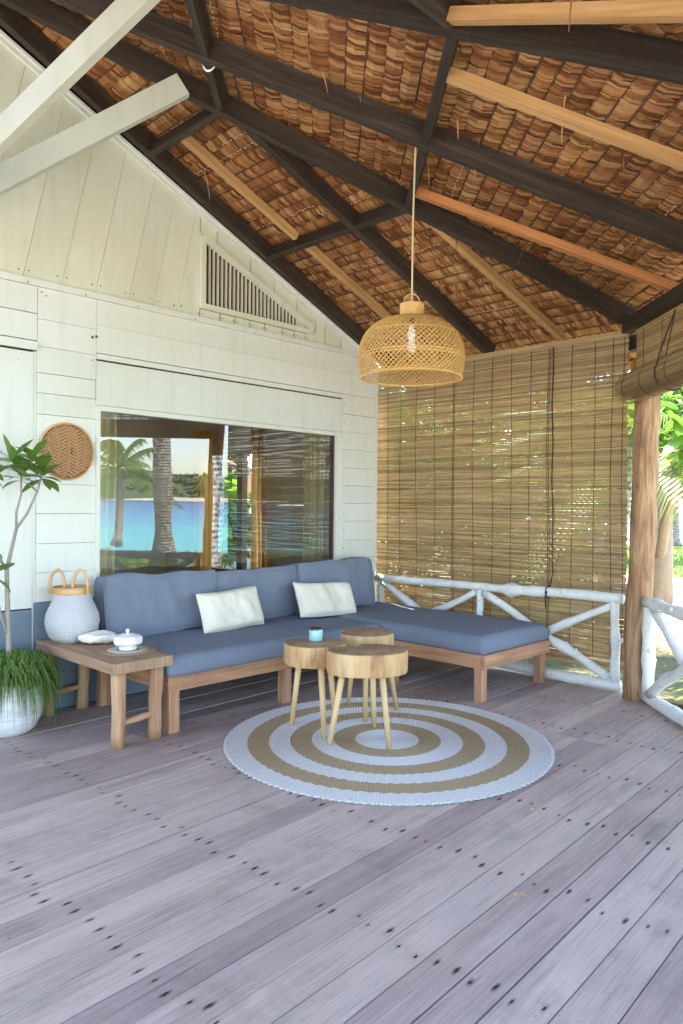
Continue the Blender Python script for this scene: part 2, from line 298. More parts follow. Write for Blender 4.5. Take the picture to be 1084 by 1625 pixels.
# ---------------------------------------------------------------- mesh builder
class MB:
    def __init__(s): s.v = []; s.f = []; s.uv = []; s.mi = []
    def face(s, idx, uvs=None, mi=0):
        s.f.append(tuple(idx)); s.uv.append(uvs or [(0, 0)] * len(idx)); s.mi.append(mi)
    def quad(s, a, b, c, d, uvs=None, mi=0):
        i = len(s.v); s.v += [tuple(a), tuple(b), tuple(c), tuple(d)]; s.face((i, i + 1, i + 2, i + 3), uvs, mi)
    def tri(s, a, b, c, uvs=None, mi=0):
        i = len(s.v); s.v += [tuple(a), tuple(b), tuple(c)]; s.face((i, i + 1, i + 2), uvs, mi)
    def box(s, c, ax, ay, az, mi=0):
        """c centre, ax ay az half-extent vectors; uv: metres along ax, around"""
        c, ax, ay, az = V(c), V(ax), V(ay), V(az); L = [ax, ay, az]; ln = [a.length for a in L]
        k = max(range(3), key=lambda i: ln[i]); o = random.random() * 9
        for i in range(3):
            for sg in (1, -1):
                j, l = (i + 1) % 3, (i + 2) % 3
                n, p, q = L[i] * sg, L[j], L[l] * sg
                P = [c + n - p - q, c + n + p - q, c + n + p + q, c + n - p + q]
                W = [(-ln[j], -ln[l]), (ln[j], -ln[l]), (ln[j], ln[l]), (-ln[j], ln[l])]
                if k == l: W = [(b, a) for a, b in W]
                s.quad(*P, [(a + o + i * .37, b + o + i * .37) for a, b in W], mi)
        return s
    def aabb(s, x0, x1, y0, y1, z0, z1, mi=0):
        return s.box(((x0 + x1) / 2, (y0 + y1) / 2, (z0 + z1) / 2), ((x1 - x0) / 2, 0, 0), (0, (y1 - y0) / 2, 0), (0, 0, (z1 - z0) / 2), mi)
    def beam(s, p0, p1, w, h, up=(0, 0, 1), mi=0):
        p0, p1, up = V(p0), V(p1), V(up); d = (p1 - p0); l = d.length; d.normalize()
        sd = d.cross(up).normalized(); u = sd.cross(d)
        return s.box((p0 + p1) / 2, d * l / 2, sd * w / 2, u * h / 2, mi)
    def tube(s, pts, rad, seg=8, cap=True, mi=0, wob=0, seed=0):
        pts = [V(p) for p in pts]; nP = len(pts)
        rad = rad if isinstance(rad, (list, tuple)) else [rad] * nP
        i0 = len(s.v); t0 = (pts[1] - pts[0]).normalized()
        ref = V((0, 0, 1)) if abs(t0.z) < .9 else V((1, 0, 0)); a = t0.cross(ref).normalized(); acc = 0; us = []
        for i in range(nP):
            t = (pts[min(i + 1, nP - 1)] - pts[max(i - 1, 0)]).normalized()
            a = (a - t * a.dot(t)).normalized(); b = t.cross(a)
            if i: acc += (pts[i] - pts[i - 1]).length
            us.append(acc)
            for k in range(seg):
                an = 2 * math.pi * k / seg; r = rad[i]
                if wob: r *= 1 + wob * MN.noise(V((pts[i].x * 6 + seed, pts[i].y * 6 + math.cos(an) * 1.2, pts[i].z * 6 + math.sin(an) * 1.2)))
                s.v.append(tuple(pts[i] + (a * math.cos(an) + b * math.sin(an)) * r))
        for i in range(nP - 1):
            for k in range(seg):
                k2 = (k + 1) % seg
                ca, cb = 2 * math.pi * k / seg * rad[i], 2 * math.pi * (k + 1) / seg * rad[i]
                s.face((i0 + i * seg + k, i0 + i * seg + k2, i0 + (i + 1) * seg + k2, i0 + (i + 1) * seg + k), [(us[i], ca), (us[i], cb), (us[i + 1], cb), (us[i + 1], ca)], mi)
        if cap:
            s.face([i0 + k for k in range(seg)][::-1], None, mi); s.face([i0 + (nP - 1) * seg + k for k in range(seg)], None, mi)
        return s
    def lathe(s, prof, seg=32, c=(0, 0, 0), mi=0, fn=None):
        c = V(c); i0 = len(s.v); acc = 0; us = []
        for j, (r, z) in enumerate(prof):
            if j: acc += math.hypot(r - prof[j - 1][0], z - prof[j - 1][1])
            us.append(acc)
            for k in range(seg):
                a = 2 * math.pi * k / seg; rr = r * (fn(a, z) if fn else 1)
                s.v.append((c.x + rr * math.cos(a), c.y + rr * math.sin(a), c.z + z))
        rm = max(p[0] for p in prof)
        for j in range(len(prof) - 1):
            for k in range(seg):
                k2 = (k + 1) % seg; a0, a1 = 2 * math.pi * k / seg * rm, 2 * math.pi * (k + 1) / seg * rm
                s.face((i0 + j * seg + k, i0 + j * seg + k2, i0 + (j + 1) * seg + k2, i0 + (j + 1) * seg + k), [(a0, us[j]), (a1, us[j]), (a1, us[j + 1]), (a0, us[j + 1])], mi)
        return s
    def mesh(s, name, mats, smooth=False):
        me = bpy.data.meshes.new(name); me.from_pydata(s.v, [], s.f)
        ul = me.uv_layers.new(name='UVMap'); flat = [c for f in s.uv for p in f for c in p]; ul.data.foreach_set('uv', flat)
        for m in (mats if isinstance(mats, (list, tuple)) else [mats]): me.materials.append(m)
        me.polygons.foreach_set('material_index', s.mi)
        if smooth: me.polygons.foreach_set('use_smooth', [True] * len(s.f))
        me.update(); return me
    def obj(s, name, mats, parent=None, smooth=False, bevel=0, kind=None, label=None):
        return link(s.mesh(name, mats, smooth), name, parent, bevel, kind, label)

def link(me, name, parent=None, bevel=0, kind=None, label=None, loc=None, rot=None):
    o = bpy.data.objects.new(name, me); COL.objects.link(o)
    if parent is not None:
        o.parent = parent; o.matrix_parent_inverse = world_of(parent).inverted()
    if loc is not None: o.location = loc
    if rot is not None: o.rotation_euler = rot
    if bevel:
        b = o.modifiers.new('edge', 'BEVEL'); b.width = bevel; b.segments = 2; b.limit_method = 'ANGLE'
    if kind: o['kind'] = kind
    if label: o['label'] = label
    return o
def world_of(o):
    m = o.matrix_basis.copy()
    return world_of(o.parent) @ o.matrix_parent_inverse @ m if o.parent else m
def tag(o, label, cat, group=None, kind=None):
    o['label'] = label; o['category'] = cat
    if group: o['group'] = group
    if kind: o['kind'] = kind
    return o
def thing(name, loc, label, cat, group=None, kind=None, rz=0):
    o = bpy.data.objects.new(name, None); COL.objects.link(o); o.location = loc; o.rotation_euler = (0, 0, rz); o.empty_display_size = .1
    return tag(o, label, cat, group, kind)
def lerp(a, b, t): return V(a) + (V(b) - V(a)) * t
def rn(a, b): return random.uniform(a, b)

YW = 4.85          # face of the bungalow wall
# ---------------------------------------------------------------- roof geometry
APEX = V((.93, 5.05, 4.76)); ZE = 2.771
E_BW, E_BC, E_CD = V((5.533, 5.05, ZE)), V((5.533, 2.323, ZE)), V((3.484, .27, ZE))
mir = lambda p: V((1.86 - p.x, p.y, p.z))
E_DE, E_EF, E_FW = mir(E_CD), mir(E_BC), mir(E_BW)
FAC = [(E_BW, E_BC), (E_BC, E_CD), (E_CD, E_DE)]; NF = 3
def fp(k, t, s):
    a, b = FAC[k]; return APEX + (lerp(a, b, s) - APEX) * t
def fnorm(k):
    a, b = FAC[k]; n = (a - APEX).cross(b - APEX).normalized(); return n if n.z > 0 else -n
def tz(z): return (APEX.z - z) / (APEX.z - ZE)
def on_facet(k, x, y):
    nn = fnorm(k); return V((x, y, APEX.z - (nn.x * (x - APEX.x) + nn.y * (y - APEX.y)) / nn.z))

# ================================================================ ground, sea, far shore
def sheet(name, poly, z, mat, sub=0):
    m = MB(); i = len(m.v)
    for x, y in poly: m.v.append((x, y, z))
    m.face(range(len(poly))); o = m.obj(name, mat); o['kind'] = 'structure'; return o
Dd = V((1, -1, 0)).normalized(); Ds = V((1, 1, 0)).normalized()
m = MB()
prof = [(-900, -.5), (-60, -.5), (-20, -.5), (0, -.5), (10, -.5), (19, -.52), (23, -.85), (27, -1.6), (40, -2.4)]
sideS = [-700, -200, -60, -20, 0, 20, 40, 70, 140, 300, 900]
for a in sideS:
    for d, z in prof: m.v.append(tuple(Dd * d + Ds * a + V((0, 0, z))))
L = len(prof)
for i in range(len(sideS) - 1):
    for j in range(L - 1): m.face((i * L + j, (i + 1) * L + j, (i + 1) * L + j + 1, i * L + j + 1))
m.obj('sandy_ground', M['sand'])['kind'] = 'structure'
m = MB(); m.quad(Dd * 21 + Ds * -2500, Dd * 21 + Ds * 2500, Dd * 3500 + Ds * 2500, Dd * 3500 + Ds * -2500)
for i in range(4): m.v[i] = (m.v[i][0], m.v[i][1], -1.25)
m.obj('sea', M['sea'])['kind'] = 'structure'
lawn1 = [(7.4, -.6), (4.2, -6), (11.5, -15.2), (21, -5.6), (13.2, 1.2)]
lawn2 = [(20.5, -3), (21.5, 16), (35, 26), (38, 8), (30, -3.5)]
sheet('lawn', lawn1, -.492, M['lawn']); sheet('lawn', lawn2, -.491, M['lawn'])
n = NT('garden_soil'); p = n.pos(); f = n.noise(p, 1.1, 6, .6); f2 = n.noise(p, 12, 5, .7)
c = n.ramp(n.math('ADD', n.math('MULTIPLY', f, .6), n.math('MULTIPLY', f2, .4)), [(.36, (.06, .075, .02)), (.48, (.13, .12, .05)), (.6, (.24, .20, .13))])
M['garden'] = n.fin(c, .95, n.bump(f2, .8, .05))
sheet('garden_ground', [(5.75, 1.9), (8, 2.1), (12.6, 5.2), (26, 11.3), (52, 22), (52, 45), (5.75, 45)], -.494, M['garden'])
def inpoly(p, poly):
    for i in range(len(poly)):
        a, b = poly[i], poly[(i + 1) % len(poly)]
        c = (b[0] - a[0]) * (p[1] - a[1]) - (b[1] - a[1]) * (p[0] - a[0])
        if i == 0: sg = c
        elif c * sg < 0: return False
    return True
def grass_patch(poly, nb, h0, h1):
    m = MB(); xs = [p[0] for p in poly]; ys = [p[1] for p in poly]; k = 0
    while k < nb:
        x, y = rn(min(xs), max(xs)), rn(min(ys), max(ys))
        if not inpoly((x, y), poly): continue
        k += 1; a = rn(0, 6.28); h = rn(h0, h1); w = h * .16; l = V((rn(-.5, .5), rn(-.5, .5), 0)) * h; d = V((math.cos(a), math.sin(a), 0)) * w
        b = V((x, y, -.49)); r = random.random()
        m.tri(b - d, b + d, b + l + V((0, 0, h)), [(r, 0), (r, 0), (r, 1)])
    return m
grass_patch(lawn1, 9000, .05, .13).obj('grass', M['lawnblade'], kind='stuff')
grass_patch(lawn2, 12000, .08, .18).obj('grass', M['lawnblade'], kind='stuff')

# far wooded shore across the bay
m = MB(); far = 420
NP = 160
for i in range(NP):
    s = -700 + i * 1400 / (NP - 1); h = 9 + 10 * (MN.noise(V((s * .006, 2, 0))) + .5) + 3 * MN.noise(V((s * .03, 7, 0)))
    b = Dd * (far + 15 * MN.noise(V((s * .01, 0, 5)))) + Ds * s
    for dz, dd in ((-1.3, 0), (1.5, 2), (h * .5, 12), (h * .85, 45), (h, 100)): m.v.append(tuple(b + Dd * dd + V((0, 0, dz))))
for i in range(NP - 1):
    for j in range(4): m.face((i * 5 + j, i * 5 + j + 1, i * 5 + 5 + j + 1, i * 5 + 5 + j), [(random.random(), 0)] * 4)
m.obj('hills', M['forest'])['kind'] = 'structure'
m = MB()
for i in range(7000):
    s = rn(-520, 520); q = random.random(); dd = 4 + q * 70
    h = (9 + 10 * (MN.noise(V((s * .006, 2, 0))) + .5) + 3 * MN.noise(V((s * .03, 7, 0)))) * (.25 + .7 * min(1, dd / 45))
    b = Dd * (far + dd) + Ds * s + V((0, 0, h)); r = random.random(); sz = rn(1.0, 2.4)
    for k in range(5):
        a = rn(0, 6.28); e = rn(-.2, 1.1); d1 = V((math.cos(a) * math.cos(e), math.sin(a) * math.cos(e), math.sin(e))) * sz; d2 = V((-math.sin(a), math.cos(a), rn(-.4, .4))) * sz * .55
        m.quad(b - d2 * .5, b + d1 - d2 * .6, b + d1 * 1.1 + d2 * .5, b + d2, [(r, 0)] * 4)
m.obj('distant_forest', M['forest'], kind='stuff')
m = MB(); 
for i in range(40):
    s0, s1 = -500 + i * 25, -475 + i * 25
    m.quad(Dd * (far - 6) + Ds * s0 + V((0, 0, -1.2)), Dd * (far - 6) + Ds * s1 + V((0, 0, -1.2)), Dd * (far + 4) + Ds * s1 + V((0, 0, .9)), Dd * (far + 4) + Ds * s0 + V((0, 0, .9)))
m.obj('far_beach', M['sand'])['kind'] = 'structure'

# ================================================================ deck
deck = thing('deck', (2, 2.5, 0), 'weathered grey veranda floor of long wooden planks', 'deck', kind='structure')
PA = R(2.56); pu = V((math.cos(PA), math.sin(PA), 0)); pv = V((-math.sin(PA), math.cos(PA), 0))
edges = [.89, 1.035, 1.165, 1.30, 1.443, 1.575, 1.72, 1.862, 2.01, 2.147, 2.295, 2.435, 2.582, 2.739, 2.886, 3.022, 3.164, 3.323]
while edges[0] > -.6: edges.insert(0, edges[0] - rn(.136, .15))
while edges[-1] < 5.1: edges.append(edges[-1] + rn(.136, .152))
dpoly = [(-6, .10), (3.44, .10), (5.60, 2.27), (5.60, 4.84), (-6, 4.84)]  # unseen left end lengthened to bounce more daylight in
def clip(poly, n, c):       # keep n.p <= c
    out = []
    for i in range(len(poly)):
        a, b = V((*poly[i], 0)), V((*poly[(i + 1) % len(poly)], 0)); da, db = n.dot(a) - c, n.dot(b) - c
        if da <= 0: out.append((a.x, a.y))
        if da * db < 0: p = a + (b - a) * (da / (da - db)); out.append((p.x, p.y))
    return out
def prism(m, poly, z0, z1, v0):
    k = len(poly); i = len(m.v)
    area = sum(poly[j][0] * poly[(j + 1) % k][1] - poly[(j + 1) % k][0] * poly[j][1] for j in range(k))
    if area < 0: poly = poly[::-1]
    uv = [(pu.dot(V((*p, 0))), pv.dot(V((*p, 0))) - v0) for p in poly]
    for z in (z1, z0):
        for p in poly: m.v.append((*p, z))
    m.face([i + j for j in range(k)], uv); m.face([i + k + j for j in range(k)][::-1], uv[::-1])
    for j in range(k):
        j2 = (j + 1) % k; m.face((i + j, i + k + j, i + k + j2, i + j2), [uv[j], uv[j], uv[j2], uv[j2]])
for i in range(len(edges) - 1):
    g = random.choice([.0018, .0025, .0035, .0045])
    v0, v1 = edges[i] + g, edges[i + 1] - g
    strip = clip(clip(dpoly, pv, v1), -pv, -v0)
    if len(strip) < 3: continue
    cuts = [-9, rn(-3.6, -2.6), rn(-1.2, .3), 9]
    if 1.5 < v0 < 4.2: cuts = [-9, rn(-3.6, -2.6), rn(-1.2, .3), 4.285 if v0 < 3.6 else 2.9, 9]
    for a, b in zip(cuts, cuts[1:]):
        pc = clip(clip(strip, pu, b - .0015), -pu, -a - .0015)
        if len(pc) >= 3:
            mm = MB(); zt = rn(-.0025, .0015); prism(mm, pc, -.03, zt, v0); mm.obj('plank', M['deck'], deck)
m = MB()
for k in range(10): m.aabb(-.02 - 2.5 + k * .9, .06 - 2.5 + k * .9, .2, 4.8, -.14, -.032)
for k in range(9):
    for yy in (.4, 2.4, 4.6): m.aabb(-2.2 + k * .9, -2.08 + k * .9, yy, yy + .12, -.6, -.142)
m.obj('joists', M['dkwood'], deck)['kind'] = 'stuff'

# ================================================================ bungalow wall
wall = thing('bungalow_wall', (2.5, YW, 0), 'white painted plank wall of the bungalow with slanted gable boards above', 'wall', kind='thing')
zB = lambda x: APEX.z - abs(x - APEX.x) * (APEX.z - ZE) / (E_BW.x - APEX.x)
def board(x0, x1, z0, z1, mat='wall', dy=0, th=.022, name='board'):
    g = random.choice([.0009, .0013, .0018, .0026])
    mm = MB(); yy = YW + dy + rn(-.0022, .0022); mm.aabb(x0 + g, x1 - g, yy, yy + th, z0 + g, z1 - g)
    return mm.obj(name, M[mat], wall, bevel=.002)
ZT = 2.83
# core behind the boards (with the window opening)
m = MB()
for x0, x1, z0, z1 in ((-3.6, 2.505, -.1, 2.9), (4.91, 5.43, -.1, 2.9), (2.505, 4.91, -.1, .76), (2.505, 4.91, 2.066, 2.9)): m.aabb(x0, x1, YW + .026, YW + .09, z0, z1)
m.obj('wall_core', M['dark'], wall)
for a, b in zip([.736, .93, 1.125, 1.327, 1.526, 1.67, 1.82, 1.99, 2.13, 2.265, 2.44, 2.62], [.93, 1.125, 1.327, 1.526, 1.67, 1.82, 1.99, 2.13, 2.265, 2.44, 2.62, ZT]):
    board(2.075, 2.49, a, b)
for a, b in zip([.736, .90, 1.07, 1.25, 1.42, 1.59, 1.76, 1.934, 2.102, 2.27], [.90, 1.07, 1.25, 1.42, 1.59, 1.76, 1.934, 2.102, 2.27, 2.458]): board(4.972, 5.44, a, b)
for a, b, x0 in ((2.458, 2.655, 2.49), (2.655, ZT, 2.49)): board(x0, 5.44, a, b)
board(2.49, 4.972, 2.09, 2.405); board(2.49, 4.972, 2.412, 2.455, dy=-.006)
for a, b in ((2.47, 2.65), (2.65, ZT)): board(-1.2, 2.075, a, b); board(-3.6, -1.2, a, b)
board(1.0, 2.075, 2.405, 2.465, dy=-.012)                       # head of the door
door = board(1.06, 2.052, .70, 2.395, dy=.004, name='door_panel')
board(1.06, 2.052, .02, .695, 'grey', .004, name='door_panel')
for x0, x1, st in ((-.9, 1.06, .735), (-3.6, -.9, .735)):
    z = st
    while z < 2.45: board(x0, x1, z, min(z + .2, 2.468)); z += .2
for x0, x1 in ((-3.6, 1.06), (2.062, 3.0), (3.0, 4.2), (4.2, 5.44)):
    for z0, z1 in ((.0, .24), (.24, .48), (.48, .7335)): board(x0, x1, z0, z1, 'grey', .002)
board(2.062, 5.44, .713, .735, 'wall', -.003) if False else None
mm = MB(); mm.aabb(2.053, 2.074, YW + .012, YW + .025, .02, 2.40); mm.obj('door_jamb', M['wall'], wall)
# trims
mm = MB(); mm.aabb(-3.6, 5.44, YW - .02, YW + .02, ZT, ZT + .042); mm.obj('trim_board', M['wall'], wall, bevel=.004)
mm = MB(); mm.aabb(5.44, 5.475, YW - .004, YW + .12, 0, 2.795); mm.obj('corner_board', M['wall'], wall, bevel=.004)
# gable boards, slanted
def gpoly(pts, name='gable_board', mat='gable', y0=YW + .004, th=.02, shrink=.006):
    c = sum((V((x, 0, z)) for x, z in pts), V()) / len(pts); k = len(pts); mm = MB(); yy = y0 + rn(-.0025, .0025)
    q = [V((x, 0, z)) for x, z in pts]; q = [p + (c - p).normalized() * shrink for p in q]
    for y in (yy, yy + th):
        for p in q: mm.v.append((p.x, y, p.z))
    mm.face(range(k)); mm.face([k + j for j in range(k)][::-1])
    for j in range(k): mm.face((j, k + j, k + (j + 1) % k, (j + 1) % k))
    return mm.obj(name, M[mat], wall)
def gclip(x0, x1, zb, zt_fn=None, x_max=5.4):
    # slanted strip between bottom abscissae x0, x1 above zb and below the rake
    SL = .215
    base = [(-4, zb), (5.2, zb), (5.38, zb), (APEX.x, APEX.z - .02), (-3.6, 2.83)]
    base = [(-3.55, zb), (5.39, zb), (APEX.x, APEX.z - .03)]
    n = V((1, -SL, 0)).normalized()
    p = clip(base, n, n.dot(V((x1, zb, 0)))); p = clip(p, -n, -n.dot(V((x0, zb, 0))))
    return p
zg = ZT + .042
VX0, VX1, VZ = 3.40, 4.52, 2.985          # louvred vent triangle
xs = [-.2, .1, .38, .62, .87, 1.13, 1.40, 1.69, 1.978, 2.237, 2.483, 2.741, 2.944, 3.147]
for a, b in zip(xs, xs[1:]):
    p = gclip(a, b, zg)
    if len(p) >= 3: gpoly(p)
p = gclip(3.147, 3.6, zg); p = clip(p, V((1, 0, 0)), VX0 - .045)
gpoly(p)
rake = lambda x: zB(x) - .03
vt = lambda x: VZ + (VX1 - x) * .4236           # vent hypotenuse
xb = [VX0 - .04, 3.56, 3.70, 3.86, 4.02, 4.22, 4.36, 4.50]
for a, b in zip(xb, xb[1:]): gpoly([(a, zg), (b, zg), (b, VZ - .045), (a, VZ - .045)])
xc = [VX0 - .04, 3.52, 3.86, 4.12, 4.38, 4.62]
for a, b in zip(xc, xc[1:]): gpoly([(a, vt(a) + .065), (b, vt(b) + .065), (b, rake(b)), (a, rake(a))])
for a, b in ((4.50, 4.74), (4.74, 4.95), (4.95, 5.17)): gpoly([(a, zg), (b, zg), (b, max(zg + .002, rake(b))), (a, rake(a) if a > 4.62 else vt(a) + .06 + .03)]) if a > 4.6 else gpoly([(4.50, zg), (4.74, zg), (4.74, rake(4.74)), (4.62, rake(4.62)), (4.62, VZ), (4.50, VZ - .045)])
gpoly([(5.17, zg), (5.37, zg), (5.17, rake(5.17))])
mm = MB(); q = [(-3.7, 2.85), (5.44, 2.85), (5.44, zB(5.44) + .2), (APEX.x, APEX.z + .2), (-3.7, zB(-3.7) + .2)]
for y in (YW + .115, YW + .16): mm.v += [(x, y, z) for x, z in q]
mm.face(range(5)); mm.face(range(9, 4, -1))
for j in range(5): mm.face((j, 5 + j, 5 + (j + 1) % 5, (j + 1) % 5))
mm.obj('gable_core', M['dark'], wall)
gpoly([(4.38, VZ - .05), (4.66, VZ - .05), (4.66, 3.12), (4.38, 3.12)], y0=YW + .0155, th=.01); gpoly([(3.30, 3.36), (3.41, 3.36), (3.41, 3.56), (3.30, 3.56)], y0=YW + .0155, th=.01)
# rake trim
for y, w, o in ((YW - .016, .05, .03), (YW - .03, .02, .012)):
    mm = MB(); mm.beam((5.42, y, zB(5.42) - o), (APEX.x, y, APEX.z - o), .03, w, (0, 0, 1)); mm.obj('rake_trim', M['wall'], wall)
# louvred vent
vent = thing('vent', (VX0, YW, VZ), '', ''); del vent['label'], vent['category']; vent.parent = wall; vent.matrix_parent_inverse = world_of(wall).inverted()
mm = MB(); mm.beam((VX0 - .045, YW - .006, VZ - .022), (VX1 + .03, YW - .006, VZ - .022), .03, .042); mm.beam((VX0 - .022, YW - .006, VZ), (VX0 - .022, YW - .006, vt(VX0) + .05), .03, .042, (1, 0, 0))
mm.beam((VX0 - .03, YW - .008, vt(VX0 - .03) + .032), (VX1 + .05, YW - .008, vt(VX1 + .05) + .032), .03, .05); mm.obj('vent_frame', M['gable'], vent, bevel=.003)
mm = MB(); mm.aabb(VX0 - .02, VX1, YW + .1, YW + .110, VZ - .03, vt(VX0) + .03); mm.obj('vent_backing', plain('dark_red_attic', (.11, .045, .022), .9), vent)
NS = 27
for i in range(NS):
    x = VX0 + .012 + i * (VX1 - VX0 - .06) / (NS - 1); h = vt(x) - VZ
    if h < .02: continue
    mm = MB(); mm.box((x, YW + .012, VZ + h / 2), (.0048, 0, 0), (0, .011, 0), (0, 0, h / 2 + .01)); mm.obj('slat', M['gable'], vent)
# nail heads
m = MB()
for x, z in [(x + d, zg + .05 + rn(-.012, .012)) for x in xs + [3.147] for d in (-.03, .035)] + [(x + d, zg + .03) for x in xb for d in (-.02, .02)] + [(5.0, z + rn(-.01, .01)) for z in (.82, .99, 1.16, 1.33, 1.5, 1.67, 1.85, 2.02, 2.19, 2.36, 2.55, 2.72)] + [(2.46, 2.40), (2.46, 2.56), (2.49, 2.57), (2.1, 2.80), (2.13, 2.78)] + [(x, 2.84) for x in (2.0, 2.4, 2.8, 3.3, 3.9, 4.4, 4.9)]:
    rr = .011 if (x, z) in ((2.46, 2.56), (2.49, 2.57)) else .0056
    m.lathe([(0.0001, 0), (rr, 0)], 8)
    for q in range(-16, 0):
        p = m.v[q]; m.v[q] = (x + p[0], YW - .0035 - (.02 if abs(z - 2.84) < .001 else 0), z + p[1])
m.obj('nail_heads', M['rust'], wall, kind='stuff')

# window: frame, sill, pane (tilted a hair, as an old pane sits)
win = thing('window', (3.7, YW, .77), '', ''); del win['label'], win['category']; win.parent = wall; win.matrix_parent_inverse = world_of(wall).inverted()
WX0, WX1, WZ0, WZ1 = 2.52, 4.893, .775, 2.052
mm = MB(); mm.aabb(2.49, 4.972, YW - .014, YW + .03, WZ1, 2.088); mm.aabb(2.49, WX0, YW - .014, YW + .03, .735, WZ1); mm.aabb(WX1, 4.972, YW - .012, YW + .03, .735, WZ1)
mm.obj('frame', M['wall'], win, bevel=.004)
mm = MB(); mm.aabb(2.52, 4.893, YW - .03, YW + .05, .735, WZ0); mm.obj('sill', M['wall'], win, bevel=.004)
mm = MB(); mm.aabb(WX1 - .018, WX1, YW + .02, YW + .07, WZ0, WZ1); mm.aabb(WX0, WX1, YW + .045, YW + .07, WZ0, WZ0 + .02); mm.obj('inner_frame', M['dkwood'], win)
TL = math.tan(R(.34)); zc = 1.4
mm = MB(); yg = YW + .036; y_at = lambda z: yg - (z - zc) * TL
mm.quad((WX0, y_at(WZ0), WZ0), (WX1 - .002, y_at(WZ0), WZ0), (WX1 - .002, y_at(WZ1), WZ1), (WX0, y_at(WZ1), WZ1)); mm.obj('glass_pane', M['glass'], win)

# the room behind the glass
room = thing('room', (3, 6.6, 0), 'dim room behind the picture window', 'room', kind='structure')
mm = MB(); mm.aabb(-3.6, 5.43, YW + .09, 8.6, -.06, -.01); mm.obj('room_floor', M['bench'], room)
mm = MB(); mm.aabb(-3.6, 5.43, YW + .09, 8.6, 2.60, 2.66); mm.obj('room_ceiling', M['room'], room)
mm = MB(); mm.aabb(-3.6, 1.2, 8.5, 8.6, -.01, 2.6); mm.aabb(2.1, 5.43, 8.5, 8.6, -.01, 2.6); mm.aabb(1.2, 2.1, 8.5, 8.6, 2.0, 2.6); mm.aabb(1.2, 2.1, 8.5, 8.6, -.01, .6); mm.obj('room_wall', M['room'], room)  # gap in the unseen back wall, added to let light into the room
mm = MB(); mm.aabb(-3.7, -3.6, YW + .09, 8.6, -.01, 2.6); mm.obj('room_wall', M['room'], room)
SW = (6.50, 7.62, .62, 2.0)
for y0, y1, z0, z1 in [(YW + .09, SW[0], a, a + .198) for a in (0, .2, .4, .6, .8, 1.0, 1.2, 1.4, 1.6, 1.8, 2.0, 2.2, 2.4)] + [(SW[1], 8.5, 0, 2.6), (SW[0], SW[1], 0, SW[2]), (SW[0], SW[1], SW[3], 2.6)]:
    mm = MB(); mm.aabb(5.38, 5.43, y0, y1, z0, z1); mm.obj('board', M['room'], room)
sw = MB(); sw.aabb(5.36, 5.44, 6.86, 6.96, SW[2], SW[3]); sw.aabb(5.36, 5.44, SW[0], SW[1], SW[2] - .04, SW[2]); sw.obj('mullion', M['dkwood'], room)
mm = MB(); mm.aabb(5.365, 5.38, 5.72, 5.79, 1.30, 1.44); mm.obj('switch_plate', M['black'], room)
def curtain(p0, p1, z0, z1, label, mat, folds=7, amp=.03, pinch=.0):
    p0, p1 = V((*p0, 0)), V((*p1, 0)); d = p1 - p0; nn = V((-d.y, d.x, 0)).normalized(); m = MB(); NX, NZ = folds * 8, 14
    for j in range(NZ + 1):
        z = z0 + (z1 - z0) * j / NZ; q = 1 - pinch * math.sin(math.pi * j / NZ) ** 2
        for i in range(NX + 1):
            s = i / NX; ss = .5 + (s - .5) * q; w = math.sin(s * folds * 6.283 + .6 * math.sin(j * .5)) + .4 * math.sin(s * folds * 3.3 + 1)
            p = p0 + d * ss + nn * amp * w; m.v.append((p.x, p.y, z))
    for j in range(NZ):
        for i in range(NX): a = j * (NX + 1) + i; m.face((a, a + 1, a + NX + 2, a + NX + 1))
    o = m.obj('curtain', M[mat], smooth=True); return tag(o, label, 'curtain', 'curtains in the room')
curtain((2.53, 4.99), (2.72, 4.99), .5, 2.3, 'cream curtain gathered at the window end nearest the woven tray', 'curtain', 3, .022)
curtain((4.62, 5.0), (4.90, 5.0), .3, 2.3, 'cream curtain hanging inside the window end nearest the bamboo blind', 'curtain', 4, .03, .2)
curtain((5.30, 7.36), (5.30, 7.78), .05, 2.3, 'ochre curtain beside the far side of the inner window', 'ochre', 5, .035)
curtain((5.30, 6.34), (5.30, 6.62), .05, 2.3, 'ochre curtain beside the near side of the inner window', 'ochre', 3, .035)

# ================================================================ thatched roof
roof = thing('thatched_roof', (.93, 5.05, 4.76), 'thatched hip roof of brown leaf rows on dark rafters and tan battens', 'roof', kind='thing')
TH = .135
def member(p0, p1, w, h, mat, nrm=V((0, 0, 1)), name='rafter', lift=0):
    mm = MB(); u = V(nrm); mm.beam(V(p0) + u * (h / 2 + lift), V(p1) + u * (h / 2 + lift), w, h, u)
    return mm.obj(name, M[mat], roof, bevel=.004)
ext = lambda e, t: APEX + (e - APEX) * t
for e in (E_BC, E_CD, E_DE): member(ext(e, .03), ext(e, 1.06), .065, .125, 'beam', name='hip_rafter')
member(APEX + V((.02, -.3, 0)) + V((0, 0, 0)), V((5.62, 4.78, zB(5.62))), .06, .12, 'beam', fnorm(0), 'rafter')
nB, nC, nD = fnorm(0), fnorm(1), fnorm(2)
member(on_facet(0, 2.98, 3.84), on_facet(0, 5.62, 3.64), .06, .12, 'beam', nB)
member(on_facet(1, 1.35, 4.62), on_facet(1, 4.62, 1.31), .065, .125, 'beam', nC)
member(on_facet(2, .93, 4.6), on_facet(2, .93, .1), .065, .125, 'beam', nD)
for zr in (3.45, 3.93):
    t = tz(zr); 
    for k in range(NF):
        a, b = fp(k, t, 0 if k != 0 else .07), fp(k, t, 1 if k != 4 else .93)
        d = (b - a).normalized()
        member(a + d * .035, b - d * .035, .05, .105, 'beam', fnorm(k), 'purlin', .004)
